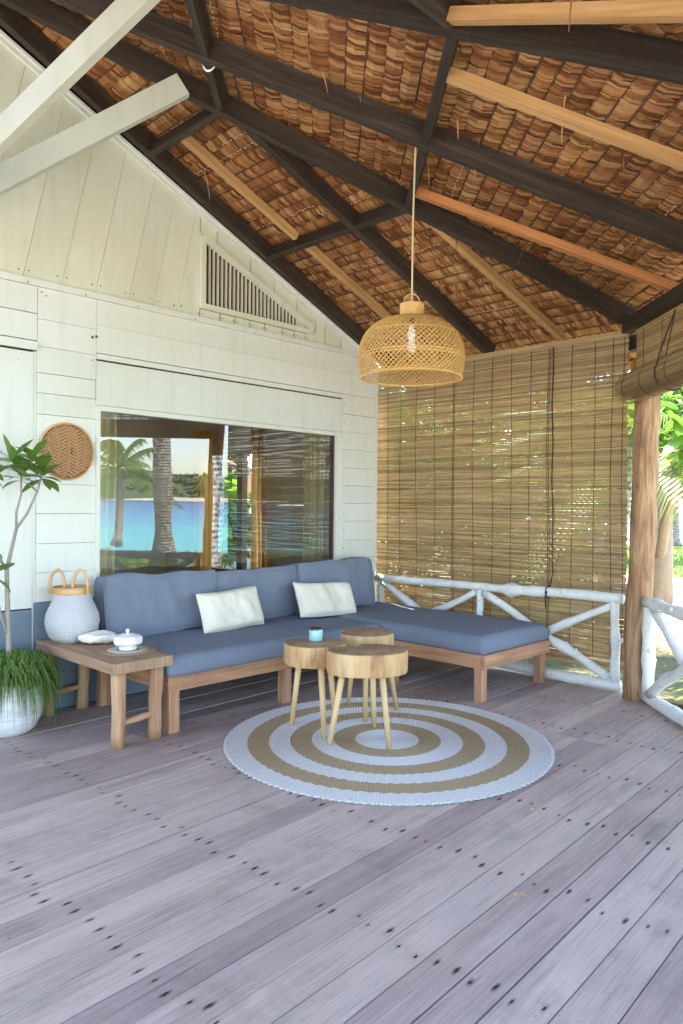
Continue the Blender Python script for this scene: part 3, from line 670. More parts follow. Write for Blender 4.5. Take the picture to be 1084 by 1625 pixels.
# tan intermediate rafters
for k, a, b, mat in ((0, (2.86, 4.39), (3.885, 4.33), 'tan'), (0, (3.95, 4.31), (5.6, 4.24), 'tan'), (0, (4.05, 3.2), (5.6, 2.92), 'tan'),
                     (1, (3.80, 3.08), (5.0, 1.72), 'orange'), (1, (2.87, 2.14), (3.95, .95), 'tan'), (2, (2.55, 1.88), (2.62, .2), 'tan'), (2, (1.6, 1.98), (1.6, .2), 'tan')):
    member(on_facet(k, *a), on_facet(k, *b), .05, .055, mat, fnorm(k), 'batten', .012)
# eave plates
for k in range(NF):
    tt = 1.035 if k == 0 else .99; a, b = fp(k, tt, 0 if k else .06), fp(k, tt, 1); member(a - V((0, 0, .07)), b - V((0, 0, .07)), .08, .10, 'beam', V((0, 0, 1)), 'eave_plate')
# thatch rows
STEP = .105
for k in range(NF):
    nn = fnorm(k); a, b = FAC[k]; mid = (a + b) / 2
    up = nn.cross((b - a).normalized()).normalized()
    if up.z < 0: up = -up
    sl = (mid - APEX).length if False else abs((APEX - a).dot(up)); tmax = 1.15
    fine = k < 3; lw = .019 if fine else .12; step = STEP if fine else .2
    NR = int(sl * tmax / step)
    for i in range(1, NR):
        t = tmax - (i * step) / sl
        if t < .03: break
        jit = rn(-.012, .012) / sl
        p0, p1 = fp(k, t + jit, -.012 if k else .0), fp(k, t + jit, 1.012 if k != 4 else 1.0)
        d = p1 - p0; d.normalize(); p0 = p0 - d * (.36 if k else 0); p1 = p1 + d * .36; d = p1 - p0; ln = d.length; d.normalize(); mm = MB(); s = rn(0, .03)
        base = TH + .012
        sag = rn(-.006, .006)
        while s < ln:
            w = lw * rn(.6, 1.5); tw = rn(-.055, .055); r = random.random(); hh = rn(0, .006) + .009 * MN.noise(V((s * 3, i, k))); ed = rn(-.006, .006) + .016 * MN.noise(V((s * 2.2, i * 1.7, k)))
            P = p0 + d * s; sk = d * tw
            prof = [(.014 + ed, .024 + hh), (.011 + ed, .007 + hh + sag), (-.035, .002 + hh + sag), (-.19, .040 + hh)]
            rows = [(P + up * q + sk * (q * 3 if q < 0 else 0) + nn * (base + z)) for q, z in prof]
            for j in range(3):
                A0, A1 = rows[j], rows[j + 1]; ww = d * (w * 1.25); tl = nn * rn(-.003, .003)
                mm.quad(A0 - d * .006, A1 - d * .006, A1 + ww + tl, A0 + ww + tl, [(r, j * .33), (r, j * .33 + .33), (r + .0009, j * .33 + .33), (r + .0009, j * .33)])
            s += w
        o = mm.obj('thatch_row', M['thatch'], roof)
        if fine:
            bm = MB(); q0, q1 = p0 + up * .012 + nn * (base + .016), p1 + up * .012 + nn * (base + .016)
            bm.tube([q0, q1], .0065, 5); bm.obj('stick', M['batten'], o)
            if random.random() < (.3 if k == 0 else .22 if k == 1 else .1):
                sm = MB(); s = rn(0, ln * .5); e = min(ln, s + rn(.5, 1.6))
                while s < e:
                    q = p0 + d * s - up * rn(.045, .055) + nn * (base - .003); sm.beam(q, q + d * .02 + up * rn(-.003, .003), .004, .003, nn); s += rn(.034, .045)
                sm.obj('stitching', M['stitch'], o, kind='stuff')
# the packed outer layers of the thatch
for k in range(NF):
    nn = fnorm(k); e = .05; mm = MB(); N = 24
    P = [fp(k, t, sx) + nn * (TH + h) for h in (.085, .24) for t, sx in ((.0, 0), (1.16, -.02 if k else -.02), (1.16, 1.02 if k != 2 else 1.0))]
    mm.tri(P[0], P[1], P[2], [(.3, 0), (.31, 1), (.32, 1)]); mm.tri(P[3], P[5], P[4], [(.3, 0), (.31, 1), (.32, 1)]); mm.quad(P[1], P[4], P[5], P[2], [(.3, 0)] * 4)
    mm.obj('outer_thatch', M['thatch'], roof)
for k, (e, sx) in enumerate(((E_BC, 1), (E_CD, 1), (E_DE, 1))):
    h = V((0, 0, TH + .32)); mm = MB(); mm.tube([ext(e, -.02) + h, ext(e, .5) + h, ext(e, 1.15) + h], [.13, .13, .13], 10); mm.obj('ridge_cap', M['thatch'], roof)
# ragged eave fringe and loose strands
m = MB()
for k in range(NF):
    a, b = fp(k, 1.13, 0), fp(k, 1.13, 1); d = b - a; N = int(d.length / .028)
    nn = fnorm(k)
    for i in range(N):
        p = a + d * (i / N) + nn * (TH - .0) + V((rn(-.05, .05), rn(-.05, .05), 0)); h = rn(.08, .3) * (1.5 if random.random() < .12 else 1); r = random.random(); w = d.normalized() * rn(.008, .02); o2 = V((rn(-.06, .06), rn(-.06, .06), 0))
        m.quad(p - w, p + w, p + w * .4 + o2 - V((0, 0, h)), p - w * .4 + o2 - V((0, 0, h)), [(r, 0), (r, 0), (r, 1), (r, 1)])
m.obj('eave_fringe', M['thatch'], roof, kind='stuff')
m = MB()
for i in range(120):
    k = random.choice([0, 0, 1, 1, 1, 2]); p = fp(k, rn(.35, .98), rn(.05, .95)) + fnorm(k) * (TH - .0); r = random.random()
    l = rn(.05, .2); a = rn(0, 6.28); dv = V((math.cos(a) * .6, math.sin(a) * .6, -rn(.1, 1))).normalized(); w = V((-dv.y, dv.x, .1)).normalized() * rn(.0015, .005)
    q = p + dv * l * .6; e = p + dv * l - V((0, 0, l * .3))
    m.quad(p - w, p + w, q + w, q - w, [(r, 0)] * 4); m.quad(q - w, q + w, e + w * .3, e - w * .3, [(r, 1)] * 4)
m.obj('loose_strands', M['thatch'], roof, kind='stuff')
# pale struts fanning from the wall to the upper ring
FOOT = V((1.28, 4.80, 2.98))
for e in ((2.60, 4.02, 4.03), (1.965, 3.14, 3.99), (.5, 3.25, 3.98)):
    e = V(e); member(FOOT + (e - FOOT) * .02, e + (e - FOOT).normalized() * .04, .05, .14, 'strut', V((0, 0, 1)), 'strut', -.07)
a_, b_ = fp(1, tz(3.93), .0), fp(1, tz(3.93), 1); q = lerp(a_, b_, .40) + fnorm(1) * .05
mm = MB(); dr = (b_ - a_).normalized(); n1 = fnorm(1); n2 = dr.cross(n1); mm.tube([q + (n1 * math.cos(a) * .062 + n2 * math.sin(a) * .036) for a in [i * math.pi / 8 for i in range(17)]], .006, 6, False); mm.obj('cable_tie', M['bulb'], roof)
# ================================================================ posts, railings
def wobble(p0, p1, n, amp, seed):
    p0, p1 = V(p0), V(p1); out = []
    for i in range(n + 1):
        t = i / n; e = math.sin(math.pi * t)
        out.append(lerp(p0, p1, t) + V((MN.noise(V((t * 3, seed, 1))), MN.noise(V((t * 3, seed, 9))), MN.noise(V((t * 3, seed, 17))))) * amp * (.3 + e))
    return out
def log(p0, p1, r0, r1, mat, parent, name, seed, amp=.02, n=14, wob=.25, knobs=2):
    pts = wobble(p0, p1, n, amp, seed); rad = [r0 + (r1 - r0) * i / n for i in range(n + 1)]
    rad = [r * (1 + .10 * MN.noise(V((i * .6, seed, 3)))) for i, r in enumerate(rad)]
    rs = random.Random(seed)
    for q in range(knobs):
        i = rs.randrange(2, n - 1); rad[i] *= 1.2
    mm = MB().tube(pts, rad, 12, True, 0, wob, seed)
    for q in range(knobs):
        i = rs.randrange(2, n - 1); a = rs.uniform(0, 6.28); t = (pts[i + 1] - pts[i]).normalized(); b = t.orthogonal().normalized(); b.rotate(Matrix.Rotation(a, 3, t))
        mm.tube([pts[i], pts[i] + b * rad[i] * 1.0, pts[i] + b * rad[i] * 1.38 + t * .006], [rad[i] * .62, rad[i] * .45, rad[i] * .25], 8)
    return mm.obj(name, M[mat], parent, smooth=True)
n = NT('debarked_log'); x = n.xyz(n.uv())
g = n.noise(n.vec(n.math('MULTIPLY', x[0], 3), n.math('MULTIPLY', x[1], 26), 2.0), 1, 6, .6, dist=.5)
b2 = n.noise(n.vec(n.math('MULTIPLY', x[0], 4.5), n.math('MULTIPLY', x[1], 11), 5.0), 1, 4)
c = n.ramp(g, [(.3, (.15, .072, .03)), (.5, (.31, .172, .085)), (.66, (.45, .29, .17))])
c = n.mix(n.math('MULTIPLY', n.ramp(b2, [(.60, (0, 0, 0)), (.68, (1, 1, 1))]), .6), c, (.13, .085, .06))
M['log'] = n.fin(c, .75, n.bump(g, .8, .01))
def post(x, y, x1, y1, label, seed):
    mm = MB(); pts = wobble((x, y, -.03), (x1, y1, 2.74), 18, .012, seed); mm.tube(pts, [.092 + .006 * MN.noise(V((i * .4, seed, 0))) for i in range(19)], 18, True, 0, .16, seed)
    return tag(mm.obj('log_post', M['log'], smooth=True), label, 'post', 'log posts at the roof corners')
post(5.385, 2.205, 5.53, 2.19, 'peeled brown log post standing where the two white railings meet', 3)
post(3.42, .30, 3.45, .32, 'brown log post at the next roof corner beyond the second railing', 8)
rb = thing('railing', (5.46, 3.6, 0), 'white log railing in front of the hanging bamboo blind, behind the daybed', 'railing', 'white log railings')
XR = 5.465
log((XR, 4.83, .69), (XR - .01, 2.34, .715), .034, .040, 'white_log', rb, 'top_rail', 11, .012, 26, .25, 5)
log((XR, 4.83, .06), (XR, 2.36, .05), .040, .042, 'white_log', rb, 'bottom_rail', 12, .012, 20, .2, 2)
log((XR, 2.395, .08), (XR, 2.41, .69), .037, .033, 'white_log', rb, 'baluster', 13, .012, 8, .2, 1)
log((XR, 3.62, .08), (XR, 3.62, .67), .033, .030, 'white_log', rb, 'baluster', 14, .012, 8, .2, 0)
log((XR, 4.78, .08), (XR, 4.78, .66), .033, .030, 'white_log', rb, 'baluster', 15, .012, 8, .2, 0)
for y0, y1, sd in ((2.42, 3.59, 20), (3.65, 4.75, 24)):
    log((XR - .012, y0 + .02, .10), (XR - .012, y1 - .02, .65), .036, .032, 'white_log', rb, 'brace', sd, .018, 12, .25, 2)
    log((XR + .014, y0 + .01, .655), (XR + .014, y1 - .02, .11), .030, .034, 'white_log', rb, 'brace', sd + 1, .018, 12, .25, 1)
rc = thing('railing', (4.5, 1.35, 0), 'white log railing with crossed braces running forward from the log post', 'railing', 'white log railings')
C0, C1 = V((5.36, 2.13, 0)), V((3.52, .40, 0)); cd = (C1 - C0)
at = lambda s, z: (C0 + cd * s) + V((0, 0, z))
log(at(.0, .72), at(1, .74), .040, .044, 'white_log', rc, 'top_rail', 31, .02, 24, .3, 5)
log(at(.0, .045), at(1, .045), .044, .044, 'white_log', rc, 'bottom_rail', 32, .012, 20, .2, 2)
for s, sd in ((.025, 33), (.47, 34), (.96, 35)): log(at(s, .07), at(s, .69), .044, .038, 'white_log', rc, 'baluster', sd, .015, 8, .25, 2)
for s0, s1, sd in ((.05, .45, 40), (.5, .94, 42)):
    o = V((.016, -.016, 0))
    log(at(s0, .68) + o, at(s1, .09) + o, .040, .042, 'white_log', rc, 'brace', sd, .02, 12, .3, 2)
    log(at(s0 + .01, .09) - o, at(s1, .66) - o, .036, .034, 'white_log', rc, 'brace', sd + 1, .02, 12, .3, 1)

# ================================================================ bamboo blinds
blind = thing('bamboo_blind', (5.56, 3.6, 2.72), 'long lowered bamboo slat blind behind the white railing and daybed', 'blind')
XBL = 5.565; BY0, BY1 = 2.365, 4.99
def slat_mesh(length, w, seed):
    mm = MB(); N = 14; rs = random.Random(seed)
    for i in range(N + 1):
        y = -length / 2 + length * i / N; dz = rs.uniform(-.0014, .0014) + .0015 * math.sin(i * .7 + seed); ww = w * rs.uniform(.82, 1.12)
        for sx, sz in ((-.0012, -.5), (.0012, -.5), (.0012, .5), (-.0012, .5)): mm.v.append((sx, y, dz + sz * ww))
    for i in range(N):
        for k in range(4):
            a, b = i * 4 + k, i * 4 + (k + 1) % 4; y0, y1 = length * i / N, length * (i + 1) / N
            mm.face((a, b, b + 4, a + 4), [(y0, k * .01), (y0, k * .01 + .01), (y1, k * .01 + .01), (y1, k * .01)])
    mm.face((0, 1, 2, 3)); mm.face([N * 4 + k for k in (3, 2, 1, 0)])
    return mm.mesh('slat', M['slat'])
def bm_tr(n):
    return n
# slats let some light through
sm = M['slat']; t = sm.node_tree; pb = next(x for x in t.nodes if x.type == 'BSDF_PRINCIPLED'); ou = next(x for x in t.nodes if x.type == 'OUTPUT_MATERIAL')
trn = t.nodes.new('ShaderNodeBsdfTranslucent'); mxs = t.nodes.new('ShaderNodeMixShader'); mxs.inputs[0].default_value = .35
t.links.new(pb.inputs['Base Color'].links[0].from_socket, trn.inputs[0]); t.links.new(pb.outputs[0], mxs.inputs[1]); t.links.new(trn.outputs[0], mxs.inputs[2]); t.links.new(mxs.outputs[0], ou.inputs[0])
SM = [slat_mesh(BY1 - BY0, w, q) for q, w in enumerate((.0131, .0135, .0138, .0141, .0144, .0148))]
z = 2.715; k = 0
while z > .145:
    me = SM[3 + random.randrange(3)] if (z > 2.25 or random.random() < .2) else SM[random.randrange(5)]
    o = link(me, 'slat', blind, loc=(XBL + rn(-.001, .001) + .010 * math.sin(z * 2.2), (BY0 + BY1) / 2 + rn(-.006, .006), z), rot=(rn(-.0014, .0014), rn(-.1, .1), 0))
    z -= .0143 if z > 2.25 else rn(.0139, .0153)
mm = MB(); mm.aabb(XBL - .012, XBL + .012, BY0, BY1, 2.72, 2.765); mm.obj('head_rail', M['slat'], blind)
for yy in [2.40, 2.49, 2.63, 2.82, 3.02, 3.035, 3.20, 3.38, 3.57, 3.77, 3.98, 3.995, 4.2, 4.42, 4.62, 4.78]:
    mm = MB(); pts = [(XBL - .006 + .010 * math.sin(zz * 2.2), yy + .006 * math.sin(zz * 3 + yy * 9), zz) for zz in [2.73 - i * .1 for i in range(26)]]
    mm.tube(pts, .0022, 4); mm.obj('string', M['cord_d'], blind)
mm = MB(); pts = [(XBL - .02, 2.99 - .005 * math.sin(i) - .03 * (i / 22) ** 2, 2.72 - i * .098) for i in range(23)]
pts[20:] = [V(p) + V((-.16 if i else -.05, -.01 * i, .02)) for i, p in enumerate(pts[20:])]
mm.tube(pts, .0055, 6); mm.obj('pull_cord', M['cord_d'], blind)
mm = MB(); lp = [(XR + .05 * math.cos(a), 2.95 + .012 * math.sin(a * .5), .715 + .05 * math.sin(a)) for a in [i * math.pi / 8 for i in range(17)]]; mm.tube(lp, .005, 6); mm.obj('cord_loop', M['cord_d'], blind)

rblind = thing('rolled_blind', (4.6, 1.35, 2.75), 'half raised bamboo blind rolled up above the log post', 'blind')
K0, K1 = V((5.43, 2.25, 0)), V((3.50, .32, 0)); kd = (K1 - K0).normalized(); kn = V((kd.y, -kd.x, 0)); Lk = (K1 - K0).length
kn = -kn if kn.dot(V((1, -1, 0))) < 0 else kn
SM2 = [slat_mesh(Lk, w, q + 20) for q, w in enumerate((.011, .0122, .013))]
ang = math.atan2(kd.y, kd.x) - math.pi / 2
mid = (K0 + K1) / 2
z = 2.70
while z > 2.30:
    link(random.choice(SM2), 'slat', rblind, loc=(mid.x, mid.y, z), rot=(rn(-.001, .001), rn(-.1, .1), ang)); z -= .0143
RR = .108; ZR = 2.285
ctr = mid - kn * RR * .5 + V((0, 0, ZR))
roll_p = []
for i in range(46):
    a = i * 2 * math.pi / 46
    o = link(random.choice(SM2), 'slat', rblind, loc=ctr + (kn * math.cos(a) + V((0, 0, 1)) * math.sin(a)) * RR, rot=(0, 0, 0))
    o.rotation_euler = (Matrix.Rotation(ang, 3, 'Z') @ Matrix.Rotation(-a, 3, 'Y')).to_euler()
for rr2, nn2 in ((.078, 36), (.062, 28)):
    for i in range(nn2):
        a = i * 2 * math.pi / nn2
        o = link(SM2[i % 3], 'slat', rblind, loc=ctr + (kn * math.cos(a) + V((0, 0, 1)) * math.sin(a)) * rr2); o.rotation_euler = (Matrix.Rotation(ang, 3, 'Z') @ Matrix.Rotation(-a, 3, 'Y')).to_euler()
mm = MB(); mm.beam(K0 + V((0, 0, 2.725)), K1 + V((0, 0, 2.725)), .024, .04); mm.obj('head_rail', M['slat'], rblind)
for s in (.05, .16, .3, .42, .55, .7, .85, .95):
    p = K0 + kd * Lk * s; q = ctr + kd * (Lk * (s - .5))
    mm = MB(); mm.tube([p - kn * .008 + V((0, 0, 2.72)), p - kn * .009 + V((0, 0, 2.34))], .0022, 4)
    mm.tube([q + (kn * math.cos(a) + V((0, 0, 1)) * math.sin(a)) * (RR + .004) for a in [i * math.pi / 12 for i in range(25)]], .0022, 4); mm.obj('string', M['cord_d'], rblind)
for s in (.24, .78):
    p = K0 + kd * Lk * s; q = ctr + kd * (Lk * (s - .5))
    mm = MB(); mm.tube([p - kn * .02 + V((0, 0, 2.70)), p + kd * .05 - kn * .14 + V((0, 0, 2.42))] + [q + kd * .04 + (kn * math.cos(a) + V((0, 0, 1)) * math.sin(a)) * (RR + .009) for a in [math.pi - .5 + i * .25 for i in range(11)]], .006, 6); mm.tube([p - kn * .02 + V((0, 0, 2.70)), p - kd * .06 - kn * .06 + V((0, 0, 2.38))], .004, 6); mm.obj('pull_cord', M['cord_d'], rblind)

# ================================================================ pendant lamp
LX, LY, LZ = 3.345, 2.705, 2.15
lamp = thing('pendant_lamp', (LX, LY, LZ), 'round woven rattan pendant lamp hanging on a long cord', 'lamp')
LP = [(.000, .300, 0), ]
def lprof(v):   # v 0 rim .. 1 neck  -> r, z
    pts = [(.288, 0), (.300, .06), (.305, .13), (.292, .20), (.255, .265), (.19, .315), (.115, .338), (.068, .345)]
    f = v * (len(pts) - 1); i = min(int(f), len(pts) - 2); t = f - i
    p0, p1, p2, p3 = pts[max(i - 1, 0)], pts[i], pts[i + 1], pts[min(i + 2, len(pts) - 1)]
    cr_ = lambda a, b, c, d: .5 * (2 * b + (c - a) * t + (2 * a - 5 * b + 4 * c - d) * t * t + (3 * b - a - 3 * c + d) * t ** 3)
    return cr_(p0[0], p1[0], p2[0], p3[0]), cr_(p0[1], p1[1], p2[1], p3[1])
m = MB(); NSR = 62
for dr in (1, -1):
    for i in range(NSR):
        a0 = i * 2 * math.pi / NSR + rn(-.012, .012); pts = []
        for j in range(19):
            v = j / 18; r_, z_ = lprof(v); a = a0 + dr * v * 1.75; rr = r_ + dr * .003
            pts.append((LX + rr * math.cos(a), LY + rr * math.sin(a), LZ + z_))
        m.tube(pts, .0027, 4, False)
for v in (.0, .23, .26, .52, .8):
    r_, z_ = lprof(v)
    m.tube([(LX + (r_ + .001) * math.cos(a), LY + (r_ + .001) * math.sin(a), LZ + z_) for a in [i * math.pi / 32 for i in range(65)]], .0032 if v else .006, 5, False)
m.obj('woven_shade', M['rattan'], lamp)
m = MB()
for i in range(110):
    a = i * 2 * math.pi / 110; r_ = .291
    m.tube([(LX + r_ * math.cos(a), LY + r_ * math.sin(a), LZ + .004), (LX + (r_ + .004) * math.cos(a + .03), LY + (r_ + .004) * math.sin(a + .03), LZ - .008), (LX + (r_ - .002) * math.cos(a + .055), LY + (r_ - .002) * math.sin(a + .055), LZ + .003)], .003, 4, False)
m.obj('rim_binding', M['rattan'], lamp)
m = MB()
for i in range(44):
    a = i * 2 * math.pi / 44; m.tube([(LX + .064 * math.cos(a), LY + .064 * math.sin(a), LZ + .338), (LX + .0655 * math.cos(a), LY + .0655 * math.sin(a), LZ + .425)], .0052, 5)
m.lathe([(.058, .34), (.060, .424)], 24, (LX, LY, LZ)); m.obj('collar', M['rattan_d'], lamp)
m = MB(); m.tube([(LX + .05 * math.cos(a) * .7, LY - .05 * math.cos(a) * .7, LZ + .42 + .065 * math.sin(a)) for a in [i * math.pi / 12 for i in range(13)]], .003, 5); m.obj('hanging_loop', M['cord'], lamp)
ct = on_facet(1, 3.345, 2.69)
m = MB(); m.tube([(LX, LY, LZ + .43), (LX, LY, LZ + .486), (LX + .002, LY, LZ + .9), (ct.x, ct.y, ct.z + .02)], .0055, 6); m.tube([(LX, LY, LZ + .30), (LX + .004, LY - .002, LZ + .45), (LX, LY, LZ + .486)], .003, 5); m.obj('cord', M['cord'], lamp)
m = MB(); m.lathe([(.001, .145), (.020, .15), (.028, .17), (.026, .19), (.018, .205), (.02, .225), (.026, .245), (.022, .27), (.016, .285), (.016, .31), (.001, .315)], 16, (LX, LY, LZ)); m.obj('bulb', M['bulb'], lamp, smooth=True)
m = MB(); m.lathe([(.014, .31), (.014, .345), (.003, .35)], 12, (LX, LY, LZ)); m.obj('socket', M['black'], lamp)

# ================================================================ sofa and daybed
def mattress(x0, x1, y0, y1, z0, z1, parent, seed, bulge=.012):
    m = MB(); nx, ny = int((x1 - x0) / .03), int((y1 - y0) / .03); r = .035
    def P(u, v, top):
        x, y = x0 + (x1 - x0) * u, y0 + (y1 - y0) * v; ex = min(x - x0, x1 - x, y - y0, y1 - y)
        f = 0 if ex > r else r - math.sqrt(max(0, r * r - (r - ex) ** 2))
        w = .005 * MN.noise(V((x * 2.2, y * 2.2, seed))) + .0035 * MN.noise(V((x * 9 + y * 2, y * 4, seed + 3))) + .002 * MN.noise(V((x * 30, y * 7, seed + 5)))
        b = bulge * (1 - abs(2 * u - 1) ** 4) * (1 - abs(2 * v - 1) ** 4)
        return (x, y, (z1 + b + w - f * .75) if top else z0)
    i0 = 0
    for i in range(nx + 1):
        for j in range(ny + 1): m.v.append(P(i / nx, j / ny, True))
    for i in range(nx):
        for j in range(ny): a = i * (ny + 1) + j; m.face((a, a + ny + 1, a + ny + 2, a + 1))
    loop = [(i, 0) for i in range(nx)] + [(nx, j) for j in range(ny)] + [(i, ny) for i in range(nx, 0, -1)] + [(0, j) for j in range(ny, 0, -1)]
    top = [i * (ny + 1) + j for i, j in loop]; prev = top
    cxm, cym = (x0 + x1) / 2, (y0 + y1) / 2
    for q in range(1, 6):
        t = q / 5; cur = []
        for k, (i, j) in enumerate(loop):
            x, y, z = m.v[top[k]]; o = .010 * math.sin(math.pi * t) + .006 * MN.noise(V((x * 5, y * 5, t * 3 + seed))) * math.sin(math.pi * min(1, t * 1.2))
            ox = -o if i == 0 else o if i == nx else 0; oy = -o if j == 0 else o if j == ny else 0
            zb = z0 + .006 * MN.noise(V((x * 4, y * 4, seed + 9)))
            cur.append(len(m.v)); m.v.append((x + ox, y + oy, z + (zb - z) * t))
        for k in range(len(loop)): k2 = (k + 1) % len(loop); m.face((prev[k], cur[k], cur[k2], prev[k2]))
        prev = cur
    m.face(prev[::-1]); return m.obj('mattress', M['blue'], parent, smooth=True)
sofa = thing('sofa', (3.4, 4.3, 0), 'long low wooden sofa with slate blue mattress under the window', 'sofa')
def part(parent, name, mat, bev, *boxes):
    m = MB()
    for b in boxes: m.aabb(*b)
    return m.obj(name, M[mat], parent, bevel=bev)
part(sofa, 'front_rail', 'frame', .004, (2.455, 4.42, 3.845, 3.885, .255, .347)); part(sofa, 'back_rail', 'frame', .004, (2.455, 4.42, 4.765, 4.80, .255, .345))
part(sofa, 'side_rail', 'frame', .004, (2.458, 2.495, 3.887, 4.763, .256, .345)); part(sofa, 'side_rail', 'frame', .004, (4.38, 4.42, 3.887, 4.763, .256, .345))
for i in range(10): part(sofa, 'slat', 'frame', .002, (2.52 + i * .19, 2.61 + i * .19, 3.89, 4.76, .318, .338))
for x, y in ((2.462, 3.848), (3.42, 3.89), (2.462, 4.70), (3.42, 4.70)): part(sofa, 'leg', 'frame', .004, (x, x + .075, y, y + .06, 0, .256))
mattress(2.455, 4.42, 3.835, 4.80, .347, .462, sofa, 1)
day = thing('daybed', (4.95, 3.9, 0), 'wooden daybed with slate blue mattress beside the bamboo blind', 'daybed')
part(day, 'side_rail', 'frame', .004, (4.435, 4.475, 2.93, 4.79, .245, .342)); part(day, 'side_rail', 'frame', .004, (5.33, 5.37, 2.93, 4.79, .245, .342))
part(day, 'end_rail', 'frame', .004, (4.435, 5.37, 2.893, 2.928, .243, .343)); part(day, 'end_rail', 'frame', .004, (4.477, 5.328, 4.755, 4.79, .245, .342))
for i in range(9): part(day, 'slat', 'frame', .002, (4.477, 5.328, 3.0 + i * .2, 3.09 + i * .2, .315, .336))
for x, y in ((4.45, 2.93), (5.29, 2.93), (4.437, 3.74), (5.29, 4.69), (4.45, 4.69)): part(day, 'leg', 'frame', .004, (x, x + .075, y, y + .06, 0, .246))
mattress(4.43, 5.36, 2.905, 4.80, .344, .470, day, 5)

def cushion(name, w, h, t, loc, rot, mat, label, cat, group, seed, piping=True, sharp=.16):
    m = MB(); N, K = 30, 18; rs = seed
    for sg in (1, -1):
        i0 = len(m.v)
        for i in range(N + 1):
            for j in range(K + 1):
                u, v = 2 * i / N - 1, 2 * j / K - 1
                pr = ((1 - abs(u) ** 5) * (1 - abs(v) ** 5)) ** .45
                inx = 1 - sharp * .35 * (1 - abs(v) ** 2) * abs(u) ** 3 * .5; inz = 1 - sharp * .35 * (1 - abs(u) ** 2) * abs(v) ** 3 * .6
                x, z = u * w / 2 * inx, v * h / 2 * inz
                wr = .026 * MN.noise(V((x * 5, z * 5, rs))) + .014 * MN.noise(V((x * 13 + z * 6, z * 8, rs + sg))) + .007 * MN.noise(V((x * 26, z * 15, rs + 2 * sg)))
                m.v.append((x, sg * (t / 2 * pr + wr * pr) - .0, z + .01 * MN.noise(V((x * 3, 3, rs))) * abs(v)))
        for i in range(N):
            for j in range(K):
                a = i0 + i * (K + 1) + j; q = (a, a + K + 1, a + K + 2, a + 1); m.face(q if sg < 0 else q[::-1])
    o = m.obj(name, M[mat], smooth=True); o.location = loc; o.rotation_euler = rot; tag(o, label, cat, group)
    if piping:
        pm = MB(); idx = [(i, 0) for i in range(N)] + [(N, j) for j in range(K)] + [(i, K) for i in range(N, 0, -1)] + [(0, j) for j in range(K, 0, -1)]
        for dy in ((-t * .30, t * .30) if t > .12 else (0,)):
            pp = []
            for i, j in idx + idx[:1]:
                p = V(m.v[i * (K + 1) + j]); n2 = V((p.x, 0, p.z)); s_ = 1.0; pp.append(V((p.x * .985, dy * (1 if True else 0) * .0, p.z * .985)))
            pm.tube(pp, .0045, 5, False); break
        po = pm.obj('piping', M[mat], None, smooth=True); po.parent = o
    return o
def box_cushion(w, h, t, loc, rot, label, seed):
    """boxed back cushion: rounded box with soft swollen faces and piped edges"""
    m = MB(); N, K, T = 34, 18, 6; r = .05
    def sh(u, v, sd):
        x, z = u * w / 2, v * h / 2
        f = (max(0, 1 - abs(u) ** 6) * max(0, 1 - abs(v) ** 6)) ** .5
        wr = .022 * MN.noise(V((x * 3.2, z * 4, seed))) + .011 * MN.noise(V((x * 10 + z * 4, z * 6, seed + sd))) + .007 * MN.noise(V((x * 24, z * 10, seed + 4 + sd)))
        return f * .032 + wr * f
    e = lambda u, v: (.018 * MN.noise(V((u * 2.4, v * 2.4, seed + 8))) - .012 * (1 - abs(u)) * (1 if v > 0 else .2))
    grid = {}
    for sg in (-1, 1):
        for i in range(N + 1):
            for j in range(K + 1):
                u, v = 2 * i / N - 1, 2 * j / K - 1; k = e(u, v) * (abs(v) ** 3)
                grid[sg, i, j] = len(m.v); cr_ = 1 - .035 * abs(u) ** 8 * abs(v) ** 8
                m.v.append((u * w / 2 * cr_, sg * (t / 2 - .012 + sh(u, v, sg)), v * h / 2 * cr_ + k))
        for i in range(N):
            for j in range(K):
                q = (grid[sg, i, j], grid[sg, i + 1, j], grid[sg, i + 1, j + 1], grid[sg, i, j + 1]); m.face(q if sg < 0 else q[::-1])
    idx = [(i, 0) for i in range(N)] + [(N, j) for j in range(K)] + [(i, K) for i in range(N, 0, -1)] + [(0, j) for j in range(K, 0, -1)]
    prev = [grid[-1, i, j] for i, j in idx]
    for q in range(1, T + 1):
        tt = q / T; cur = []
        for k, (i, j) in enumerate(idx):
            a, b = V(m.v[grid[-1, i, j]]), V(m.v[grid[1, i, j]]); p = lerp(a, b, tt); c = V((p.x / (w / 2), 0, p.z / (h / 2))); mxv = max(abs(c.x), abs(c.z))
            dn = V((p.x if abs(c.x) > .98 * mxv else 0, 0, p.z if abs(c.z) > .98 * mxv else 0)).normalized()
            p += dn * .012 * math.sin(math.pi * tt); cur.append(len(m.v) if q < T else grid[1, i, j])
            if q < T: m.v.append(tuple(p))
        for k in range(len(idx)): k2 = (k + 1) % len(idx); m.face((prev[k], cur[k], cur[k2], prev[k2])[::-1])
        prev = cur
    o = m.obj('back_cushion', M['blue'], smooth=True); o.location = loc; o.rotation_euler = rot
    tag(o, label, 'cushion', 'blue back cushions')
    for sg in (-1, 1):
        pm = MB(); pp = [V(m.v[grid[sg, i, j]]) * 1.0 for i, j in idx + idx[:1]]; pm.tube([V((p.x * 1.004, p.y, p.z * 1.006)) for p in pp], .0048, 5, False); po = pm.obj('piping', M['blue'], None, smooth=True); po.parent = o
    return o
box_cushion(.92, .425, .16, (2.915, 4.685, .680), (R(-8), 0, R(-1.5)), 'blue back cushion nearest the white basket, left of the cream pillow', 1)
box_cushion(.88, .41, .16, (3.80, 4.70, .673), (R(-8), 0, R(1)), 'middle blue back cushion between the two cream pillows', 2)
